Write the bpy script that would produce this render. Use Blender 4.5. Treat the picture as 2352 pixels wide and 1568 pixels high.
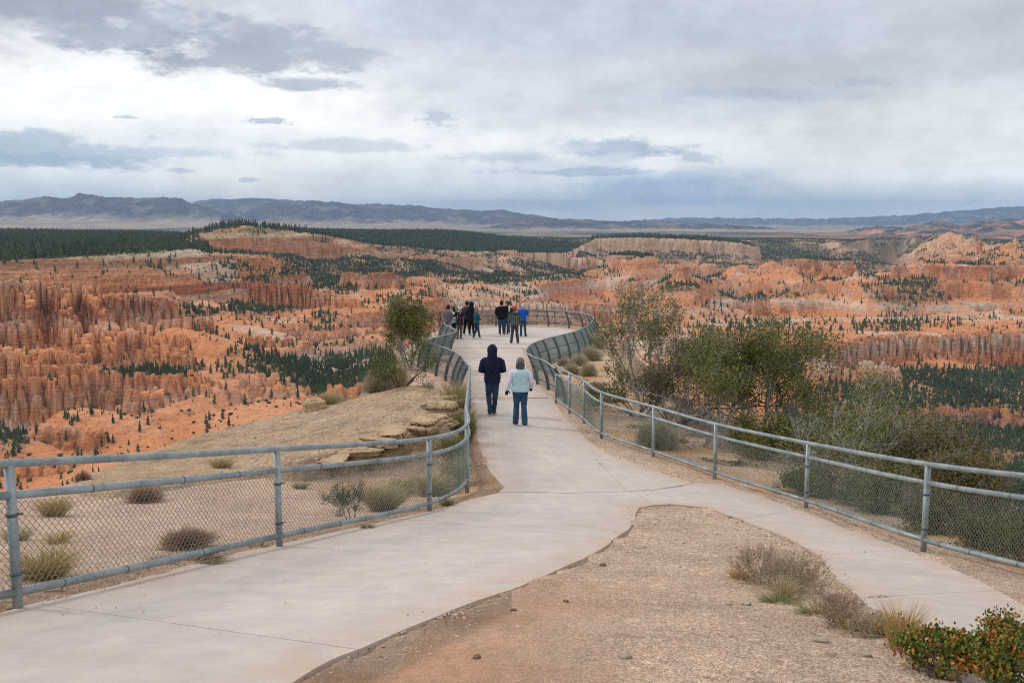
import bpy, bmesh, math, random, time
import numpy as np
from mathutils import Vector, Matrix, Quaternion
from mathutils.geometry import delaunay_2d_cdt
T0 = time.time()
for o in list(bpy.data.objects): bpy.data.objects.remove(o)
SC = bpy.context.scene
COL = SC.collection
# ------------------------------------------------------------------ camera
F = 1000.0                      # focal length in pixels of a 1024 px wide picture (35 mm lens)
PITCH = math.atan(127 / F)      # the lens looks a little below the horizon
cam_d = bpy.data.cameras.new('camera'); cam = bpy.data.objects.new('camera', cam_d); COL.objects.link(cam)
cam_d.sensor_width = 36; cam_d.lens = 36 * F / 1024; cam_d.clip_start = 0.1; cam_d.clip_end = 200000
cam.location = (0, 0, 0); cam.rotation_euler = (math.pi / 2 - PITCH, 0, 0)
SC.camera = cam
# ------------------------------------------------------------------ render settings
DENOISE = False
SC.view_settings.view_transform = 'Standard'; SC.view_settings.look = 'None'
SC.view_settings.exposure = 0.0; SC.view_settings.gamma = 1.0; SC.view_settings.use_curve_mapping = False
cy = SC.cycles
cy.use_denoising = DENOISE; cy.filter_width = 1.2
try: cy.denoiser = 'OPENIMAGEDENOISE'
except Exception: pass
cy.max_bounces = 4; cy.diffuse_bounces = 2; cy.glossy_bounces = 2; cy.transmission_bounces = 2; cy.volume_bounces = 0
cy.transparent_max_bounces = 8; cy.sample_clamp_indirect = 4
# ------------------------------------------------------------------ node helper
class NT:
    def __init__(s, nt): s.nt = nt; s.n = nt.nodes; s.l = nt.links
    def new(s, t, **k):
        x = s.n.new(t)
        for a, b in k.items(): setattr(x, a, b)
        return x
    def put(s, sock, v):
        if hasattr(v, 'is_output') or isinstance(v, bpy.types.NodeSocket): s.l.new(v, sock)
        elif v is not None:
            if isinstance(v, (tuple, list)) and len(v) == 3 and sock.type == 'RGBA': v = (*v, 1)
            sock.default_value = v
    def math(s, op, a, b=None, c=None, clamp=False):
        x = s.new('ShaderNodeMath', operation=op, use_clamp=clamp)
        s.put(x.inputs[0], a)
        if b is not None: s.put(x.inputs[1], b)
        if c is not None: s.put(x.inputs[2], c)
        return x.outputs[0]
    def vmath(s, op, a, b=None):
        x = s.new('ShaderNodeVectorMath', operation=op); s.put(x.inputs[0], a)
        if b is not None: s.put(x.inputs[1], b)
        return x.outputs[0]
    def mix(s, f, a, b, mode='MIX'):
        x = s.new('ShaderNodeMix', data_type='RGBA', blend_type=mode); s.put(x.inputs[0], f); s.put(x.inputs[6], a); s.put(x.inputs[7], b)
        return x.outputs[2]
    def noise(s, vec, scale, detail=4, rough=.55, dist=0, out=0):
        x = s.new('ShaderNodeTexNoise'); s.put(x.inputs['Vector'], vec); s.put(x.inputs['Scale'], scale)
        x.inputs['Detail'].default_value = detail; x.inputs['Roughness'].default_value = rough; x.inputs['Distortion'].default_value = dist
        return x.outputs[out]
    def voro(s, vec, scale, feature='F1', out=0, rand=1):
        x = s.new('ShaderNodeTexVoronoi', feature=feature); s.put(x.inputs['Vector'], vec); s.put(x.inputs['Scale'], scale)
        x.inputs['Randomness'].default_value = rand
        return x.outputs[out]
    def ss(s, v, a, b, lo=0., hi=1.):
        x = s.new('ShaderNodeMapRange', interpolation_type='SMOOTHSTEP'); s.put(x.inputs[0], v)
        s.put(x.inputs[1], a); s.put(x.inputs[2], b); s.put(x.inputs[3], lo); s.put(x.inputs[4], hi)
        return x.outputs[0]
    def ramp(s, v, stops, interp='LINEAR'):
        x = s.new('ShaderNodeValToRGB'); cr = x.color_ramp; cr.interpolation = interp
        while len(cr.elements) > 1: cr.elements.remove(cr.elements[-1])
        cr.elements[0].position = stops[0][0]; cr.elements[0].color = (*stops[0][1], 1)
        for p, c in stops[1:]:
            e = cr.elements.new(p); e.color = (*c, 1)
        s.put(x.inputs[0], v); return x.outputs[0]
    def scale(s, vec, sc):
        return s.vmath('MULTIPLY', vec, sc)
def srgb(r, g, b):
    f = lambda c: (c / 255 / 12.92) if c / 255 <= .04045 else ((c / 255 + .055) / 1.055) ** 2.4
    return (f(r), f(g), f(b))
# ------------------------------------------------------------------ sky and sun
def ray(u, v):                  # direction through picture point (2352 px wide coordinates), y = 1
    s = 1024 / 2352; x = (u * s - 512) / F; yv = (341 - v * s) / F
    d = np.array([x, math.cos(PITCH) + yv * math.sin(PITCH), -math.sin(PITCH) + yv * math.cos(PITCH)])
    return d / d[1]
SUN_EL, SUN_AZ = math.radians(40), math.radians(-68)     # sun behind cloud, high on the left
W = bpy.data.worlds.new('World'); SC.world = W; W.use_nodes = True
def build_sky():
    n = NT(W.node_tree); n.n.clear()
    out = n.new('ShaderNodeOutputWorld'); bg = n.new('ShaderNodeBackground'); bg.inputs[1].default_value = 0.1
    n.l.new(bg.outputs[0], out.inputs[0])
    sky = n.new('ShaderNodeTexSky', sky_type='NISHITA'); sky.sun_disc = False
    sky.sun_elevation = SUN_EL; sky.sun_rotation = SUN_AZ; sky.altitude = 2500
    g = n.new('ShaderNodeTexCoord').outputs['Generated']
    sep = n.new('ShaderNodeSeparateXYZ'); n.l.new(g, sep.inputs[0]); X, Y, Z = sep.outputs
    az = n.math('ARCTAN2', X, Y); el = n.math('ARCSINE', n.math('MINIMUM', n.math('MAXIMUM', Z, -1.), 1.))
    zz = n.math('ADD', n.math('MAXIMUM', Z, 0.0), 0.09)
    comb = n.new('ShaderNodeCombineXYZ'); n.l.new(n.math('DIVIDE', X, zz), comb.inputs[0]); n.l.new(n.math('DIVIDE', Y, zz), comb.inputs[1])
    P = comb.outputs[0]                                      # a flat cloud deck seen in perspective
    P2 = n.scale(g, (1, 1, 2.6))
    big = n.noise(P, .42, 3, .5)
    mid = n.noise(n.scale(g, (1, 1, 2.2)), 5.5, 8, .58)
    fine = n.noise(n.scale(g, (1, 1, 1.7)), 22, 8, .62)
    # overall cloud cover: pale low band, greyer deck above
    base = n.ramp(el, [(0.0, (.84, .90, .92)), (.02, (.80, .87, .90)), (.06, (.80, .85, .88)), (.11, (.74, .79, .83)), (.17, (.66, .71, .78)), (.23, (.60, .645, .72)), (.6, (.88, .89, .91)), (1, (1.0, 1.0, 1.0))])
    t = n.ss(big, .38, .62, .86, 1.12); c = n.mix(1., base, t, 'MULTIPLY')
    t = n.ss(mid, .32, .68, .85, 1.10); c = n.mix(1., c, t, 'MULTIPLY')
    wob = n.noise(P2, 7, 9, .62, out=1); wv = n.new('ShaderNodeSeparateColor'); n.l.new(wob, wv.inputs[0])
    wobf = n.noise(P2, 40, 6, .65, out=1); wf = n.new('ShaderNodeSeparateColor'); n.l.new(wobf, wf.inputs[0])
    bil = n.noise(P2, 16, 10, .66); bilf = n.noise(P2, 60, 7, .66)
    def blob(c, u, v, ru, rv, colr, op, soft=.6, wx=1.0, wy=1.0):
        """a cloud lying round one direction of the sky, with a flatter underside and a billowing edge"""
        d = ray(u, v); a0 = math.atan2(d[0], 1); e0 = math.atan2(d[2], math.hypot(d[0], 1))
        k = 1024 / 2352 / F; ra, re = ru * k, rv * k
        dx = n.math('DIVIDE', n.math('SUBTRACT', az, a0), ra); dy = n.math('DIVIDE', n.math('SUBTRACT', el, e0), re)
        w_ = wv if ru > 90 else wf
        dx = n.math('ADD', dx, n.math('MULTIPLY', n.math('SUBTRACT', w_.outputs[0], .5), 2.4 * wx))
        dy = n.math('ADD', dy, n.math('MULTIPLY', n.math('SUBTRACT', w_.outputs[1], .5), 2.6 * wy))
        dy = n.math('MAXIMUM', dy, n.math('MULTIPLY', dy, -1.5)) if soft < .9 else dy
        r = n.math('SQRT', n.math('ADD', n.math('MULTIPLY', dx, dx), n.math('MULTIPLY', dy, dy)))
        q = n.math('SUBTRACT', r, n.math('MULTIPLY', n.math('SUBTRACT', bil if ru > 90 else bilf, .5), 4.6 if soft < .9 else 2.2))
        m = n.ss(q, 1.0 + soft * .85, 1.0 - soft * .75, 0., op)
        return n.mix(m, c, colr)
    for b in SKY_BLOBS: c = blob(c, *b)
    c = n.mix(1., c, n.ss(fine, .3, .7, .93, 1.06), 'MULTIPLY')
    c10 = n.vmath('MULTIPLY', c, (11.2, 11.1, 11.0))
    fin = n.mix(.94, sky.outputs[0], c10)
    below = n.ss(Z, -.03, -.002); fin = n.mix(below, (3.2, 3.1, 3.0, 1), fin)
    n.l.new(fin, bg.inputs[0])
WHITE, GREY, DGREY, BLUE, PALEB, LG = (1.08, 1.09, 1.08), (.40, .44, .52), (.29, .33, .40), (.24, .40, .62), (.42, .54, .66), (.56, .61, .68)
SKY_BLOBS = [  # u, v, ru, rv, colour, opacity, softness, wobble x, wobble y
    (350, 250, 640, 100, WHITE, .95, 1.2), (900, 330, 560, 70, WHITE, .75, 1.2), (250, 150, 380, 80, WHITE, .5, 1.2), (1020, 300, 150, 60, WHITE, .5, 1.2),
    (180, 330, 500, 40, (.62, .69, .74), .55, 1.2),
    (2150, 370, 380, 70, (.86, .88, .86), .6, 1.4), (1750, 370, 260, 50, (.85, .88, .9), .5, 1.3),
    (1250, 110, 420, 120, GREY, .35, 1.4), (1250, 240, 260, 60, (.46, .53, .62), .4, 1.3), (2200, 80, 400, 110, (.50, .54, .58), .4, 1.4), (1650, 60, 300, 60, (.44, .49, .58), .35, 1.4), (1150, 60, 300, 40, (.44, .50, .60), .3, 1.3), (1500, 250, 260, 40, (.56, .63, .72), .4, 1.3), (1250, 190, 200, 40, (.80, .84, .88), .35, 1.3), (1500, 130, 160, 40, (.74, .78, .83), .35, 1.3),
    (130, 22, 180, 46, DGREY, .75, .8, .45, .6), (300, 80, 130, 46, GREY, .85, .6, .6, .6), (460, 50, 90, 30, (.55, .60, .67), .45, .9, .8, .8),
    (585, 135, 195, 42, DGREY, .75, .6, .4, .5), (560, 100, 110, 38, GREY, .7, .6, .6, .6), (700, 195, 110, 17, (.36, .41, .50), .75, .6, .3, .5), (790, 120, 120, 36, (.52, .57, .64), .55, 1.0, .8, .8),
    (1000, 185, 110, 28, (.66, .70, .75), .6, .9, .8, .7),
    (110, 350, 165, 36, (.40, .50, .60), .8, .6, .35, .6), (60, 370, 130, 16, (.33, .44, .56), .7, .6, .35, .5), (420, 350, 150, 13, (.56, .65, .72), .75, .6, .4, .5), (800, 335, 150, 14, (.60, .67, .73), .7, .7, .4, .6),
    (612, 278, 45, 9, (.52, .58, .66), .9, .5, .25, .5), (1005, 277, 32, 16, (.48, .56, .66), .8, .7, .5, .6), (298, 270, 26, 4, (.58, .64, .70), .8, .6, .2, .4),
    (575, 430, 150, 30, (1.0, .99, .92), .8, 1.2, .6, .6), (720, 450, 80, 18, (1., .98, .9), .55, 1.2, .6, .6), (1000, 420, 300, 40, (.60, .69, .75), .5, 1.2), (200, 435, 200, 30, (.56, .66, .74), .5, 1.2),
    (575, 413, 22, 5, (.50, .60, .68), .8, .6, .2, .4), (400, 392, 30, 6, (.5, .6, .68), .7, .6, .2, .4), (290, 420, 60, 10, (.78, .83, .85), .7, .7, .4, .5),
    (1570, 432, 190, 34, BLUE, .72, .9, .35, .45), (1850, 468, 240, 20, (.42, .56, .70), .5, 1.0, .35, .45), (1400, 455, 150, 24, PALEB, .6, 1., .4, .4),
    (1400, 350, 120, 22, (.36, .45, .58), .8, .6, .4, .6), (1300, 375, 190, 17, (.70, .77, .83), .75, .7, .4, .6), (1330, 395, 170, 10, (.34, .47, .63), .7, .6, .3, .5), (1140, 360, 110, 16, (.52, .60, .69), .75, .7, .4, .6), (1610, 365, 45, 12, (.48, .57, .67), .7, .6, .3, .5), (1230, 340, 120, 10, (.80, .85, .88), .5, .9, .5, .6),
    (1550, 487, 110, 14, (.82, .84, .82), .85, .8, .4, .45), (2100, 440, 350, 18, (.66, .73, .76), .6, 1.),
    (1760, 215, 110, 16, (.44, .49, .57), .75, .8, .4, .6), (1880, 222, 80, 13, (.48, .53, .61), .7, .8, .5, .6), (1990, 190, 65, 9, (.45, .50, .58), .7, .7, .4, .6),
    (2250, 290, 220, 50, (.68, .70, .71), .5, 1.4),
]
build_sky()
sun_d = bpy.data.lights.new('sun', 'SUN'); sun = bpy.data.objects.new('sun', sun_d); COL.objects.link(sun)
sun_d.energy = 1.5; sun_d.angle = math.radians(12); sun_d.color = (1, .94, .86)
sd = Vector((math.cos(SUN_EL) * math.sin(SUN_AZ), math.cos(SUN_EL) * math.cos(SUN_AZ), math.sin(SUN_EL)))
sun.rotation_euler = sd.to_track_quat('Z', 'Y').to_euler()
# ------------------------------------------------------------------ object helpers
def mesh_np(name, V, Fq, mats=(), smooth=True, parent=None, loc=None, cols=None, mi=None):
    """one mesh object from numpy arrays; Fq is (n,3) or (n,4)"""
    V = np.ascontiguousarray(V, dtype=np.float32); Fq = np.ascontiguousarray(Fq, dtype=np.int32)
    me = bpy.data.meshes.new(name)
    k = Fq.shape[1]; nf = len(Fq)
    me.vertices.add(len(V)); me.vertices.foreach_set('co', V.ravel())
    me.loops.add(nf * k); me.loops.foreach_set('vertex_index', Fq.ravel())
    me.polygons.add(nf); me.polygons.foreach_set('loop_start', np.arange(0, nf * k, k, dtype=np.int32))
    me.update(calc_edges=True)
    me.polygons.foreach_set('use_smooth', np.full(nf, bool(smooth)))
    if mi is not None: me.polygons.foreach_set('material_index', np.ascontiguousarray(mi, dtype=np.int32))
    for m in (mats if isinstance(mats, (list, tuple)) else [mats]): me.materials.append(m)
    if cols is not None:
        for nm, arr in cols.items():
            if arr.ndim == 2:
                a = me.color_attributes.new(nm, 'FLOAT_COLOR', 'POINT'); buf = np.ones((len(V), 4), np.float32); buf[:, :3] = arr; a.data.foreach_set('color', buf.ravel())
            else:
                a = me.attributes.new(nm, 'FLOAT', 'POINT'); a.data.foreach_set('value', arr.astype(np.float32))
    me.validate(clean_customdata=False) if False else None
    o = bpy.data.objects.new(name, me); COL.objects.link(o)
    if parent: o.parent = parent
    if loc is not None: o.location = loc
    return o
def tag(o, label=None, cat=None, group=None, kind=None):
    if label: o['label'] = label
    if cat: o['category'] = cat
    if group: o['group'] = group
    if kind: o['kind'] = kind
    return o
def empty(name, loc=(0, 0, 0), rz=0, label=None, cat=None, group=None):
    o = bpy.data.objects.new(name, None); COL.objects.link(o); o.location = loc; o.rotation_euler = (0, 0, rz); o.empty_display_size = .2
    return tag(o, label, cat, group)
def new_mat(name, rough=.85, spec=.3):
    m = bpy.data.materials.new(name); m.use_nodes = True; n = NT(m.node_tree)
    b = m.node_tree.nodes['Principled BSDF']; b.inputs['Roughness'].default_value = rough; b.inputs['Specular IOR Level'].default_value = spec
    return m, n, b
def bump(n, b, h, strength=.5, dist=.02):
    x = n.new('ShaderNodeBump'); x.inputs['Strength'].default_value = strength; x.inputs['Distance'].default_value = dist
    n.put(x.inputs['Height'], h); n.l.new(x.outputs[0], b.inputs['Normal'])
def simple_mat(name, col, rough=.85, spec=.3, var=.25, scale=8, metal=0, bs=.3, bd=.005, coord='Object', bscale=None):
    m, n, b = new_mat(name, rough, spec); b.inputs['Metallic'].default_value = metal
    tc = n.new('ShaderNodeTexCoord').outputs[coord]
    nz = n.noise(tc, scale, 5, .6)
    k = n.ss(nz, .25, .75, 1 - var, 1 + var)
    n.put(b.inputs['Base Color'], n.mix(1., (*col, 1), k, 'MULTIPLY'))
    if bs: bump(n, b, n.noise(tc, bscale or scale * 3, 4, .6), bs, bd)
    return m
# ------------------------------------------------------------------ numpy noise
_rng = np.random.default_rng(7)
_perm = _rng.permutation(4096).astype(np.int64)
_g2 = _rng.uniform(-1, 1, (4096, 3)); _r3 = _rng.random((4096, 3))
def _h(ix, iy, s=0): return _perm[(ix + _perm[(iy + s * 131) & 4095]) & 4095]
def pn(x, y, s=0):              # gradient noise, about -1..1
    ix = np.floor(x).astype(np.int64); iy = np.floor(y).astype(np.int64); fx = x - ix; fy = y - iy
    ux = fx * fx * fx * (fx * (fx * 6 - 15) + 10); uy = fy * fy * fy * (fy * (fy * 6 - 15) + 10)
    def g(a, b): h = _h(ix + a, iy + b, s); return _g2[h, 0] * (fx - a) + _g2[h, 1] * (fy - b)
    return 1.6 * ((g(0, 0) * (1 - ux) + g(1, 0) * ux) * (1 - uy) + (g(0, 1) * (1 - ux) + g(1, 1) * ux) * uy)
def fbm(x, y, o=4, s=0, r=.5):
    t = 0; a = 1; n = 0
    for i in range(o): t = t + a * pn(x, y, s + i); n += a; a *= r; x = x * 2.03 + 17.1; y = y * 2.03 - 9.3
    return t / n
def ridged(x, y, o=4, s=0, r=.5):
    t = 0; a = 1; n = 0
    for i in range(o): t = t + a * (1 - np.abs(pn(x, y, s + i)) * 1.6); n += a; a *= r; x = x * 2.03 + 17.1; y = y * 2.03 - 9.3
    return t / n
def vor(x, y, s=0):             # cellular: distance to nearest point, second nearest, random of the cell
    ix = np.floor(x).astype(np.int64); iy = np.floor(y).astype(np.int64)
    f1 = np.full(x.shape, 9.); f2 = np.full(x.shape, 9.); rid = np.zeros(x.shape)
    for a in (-1, 0, 1):
        for b in (-1, 0, 1):
            h = _h(ix + a, iy + b, s); d = np.hypot(ix + a + _r3[h, 0] - x, iy + b + _r3[h, 1] - y)
            m = d < f1; f2 = np.where(m, f1, np.minimum(f2, d)); rid = np.where(m, _r3[h, 2], rid); f1 = np.where(m, d, f1)
    return f1, f2, rid
def sstep(x, a, b):
    t = np.clip((x - a) / (b - a), 0, 1); return t * t * (3 - 2 * t)
# ================================================================== THE CANYON
def w3(u, v, d):                # a point of the land: seen at (u, v) and d metres away
    r = ray(u, v); return (r[0] * d, d, r[2] * d)
def seg_dist(x, y, pts, close=False):
    """distance to a polyline and the height interpolated along it"""
    best = np.full(x.shape, 1e9); zz = np.zeros(x.shape)
    n = len(pts); rng_ = range(n if close else n - 1)
    for i in rng_:
        a = pts[i]; b = pts[(i + 1) % n]; dx, dy = b[0] - a[0], b[1] - a[1]; L = dx * dx + dy * dy + 1e-9
        t = np.clip(((x - a[0]) * dx + (y - a[1]) * dy) / L, 0, 1)
        d = np.hypot(x - a[0] - t * dx, y - a[1] - t * dy); m = d < best
        best = np.where(m, d, best); zz = np.where(m, a[2] + t * (b[2] - a[2]), zz)
    return best, zz
def inside(x, y, pts):
    c = np.zeros(x.shape, bool); n = len(pts)
    for i in range(n):
        a = pts[i]; b = pts[(i + 1) % n]
        if a[1] == b[1]: continue
        c ^= ((a[1] > y) != (b[1] > y)) & (x < (b[0] - a[0]) * (y - a[1]) / (b[1] - a[1]) + a[0])
    return c
# base land: scattered control heights (u, v, d), blended in (azimuth, log range)
BASE = [(-300, 1100, 560), (0, 1090, 620), (300, 1100, 560), (0, 1000, 760), (200, 1010, 740), (400, 990, 730), (600, 960, 730), (800, 930, 800), (1000, 920, 950),
        (0, 930, 930), (300, 915, 860), (550, 915, 850), (850, 900, 960), (1200, 950, 960), (1600, 1000, 900), (2000, 1050, 860), (2350, 1120, 800), (2700, 1150, 780),
        (0, 850, 1040), (260, 850, 1000), (420, 850, 950), (650, 860, 1000), (800, 870, 1020), (700, 800, 1180), (850, 800, 1180), (1000, 870, 1180),
        (150, 800, 1120), (550, 800, 1080), (0, 790, 1130), (350, 760, 1150), (520, 740, 1230), (480, 690, 1400), (640, 735, 1360), (800, 740, 1380), (900, 720, 1500),
        (200, 700, 1250), (450, 660, 1480), (600, 640, 1800), (750, 660, 1900), (700, 620, 2300), (500, 580, 2400), (900, 650, 2300), (950, 610, 2900),
        (1000, 790, 1400), (1200, 810, 1350), (1400, 830, 1280), (1100, 720, 1700), (1300, 720, 1650), (1500, 770, 1450), (1700, 750, 1500), (1850, 745, 1550),
        (1000, 690, 2050), (1250, 680, 2100), (1500, 700, 2000), (1750, 710, 1950), (2000, 720, 1900), (2350, 720, 1800), (2700, 720, 1800),
        (1100, 640, 2900), (1350, 640, 3000), (1550, 650, 2900), (1800, 670, 2600), (2050, 670, 2600), (2350, 680, 2400), (2000, 640, 3300), (2350, 640, 3200), (2200, 610, 4200),
        (1100, 590, 4000), (1250, 610, 4000), (1450, 652, 3500), (1650, 656, 3400), (1850, 662, 3200), (1980, 640, 3700), (1350, 625, 3700), (1900, 600, 4900), (2350, 600, 5000), (2700, 600, 5000), (1850, 585, 5500), (1500, 560, 6000), (500, 560, 6000), (1000, 550, 7000), (2200, 570, 7000),
        (1900, 880, 1160), (2100, 880, 1180), (2350, 890, 1180), (2700, 890, 1180), (1700, 880, 1120), (2200, 980, 1010), (1500, 880, 1100), (1900, 960, 1010),
        (-300, 850, 1000), (-300, 700, 1300), (-300, 1000, 750), (2100, 850, 1290), (2352, 852, 1330), (1750, 860, 1180), (1600, 850, 1200), (100, 590, 3500), (300, 560, 5000)]
_bp = np.array([w3(*p) for p in BASE])
def _al(x, y): r = np.hypot(x, y); return np.arctan2(x, y) * 2.6, np.log(np.maximum(r, 1))
_ba, _bl = _al(_bp[:, 0], _bp[:, 1])
def base_z(x, y):
    a, l = _al(x, y); num = np.zeros(x.shape); den = np.zeros(x.shape)
    for i in range(len(_bp)):
        w = 1 / (((a - _ba[i]) ** 2 + ((l - _bl[i]) * 1.6) ** 2) + .0012) ** 2.2
        num += w * _bp[i, 2]; den += w
    return num / den
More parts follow.
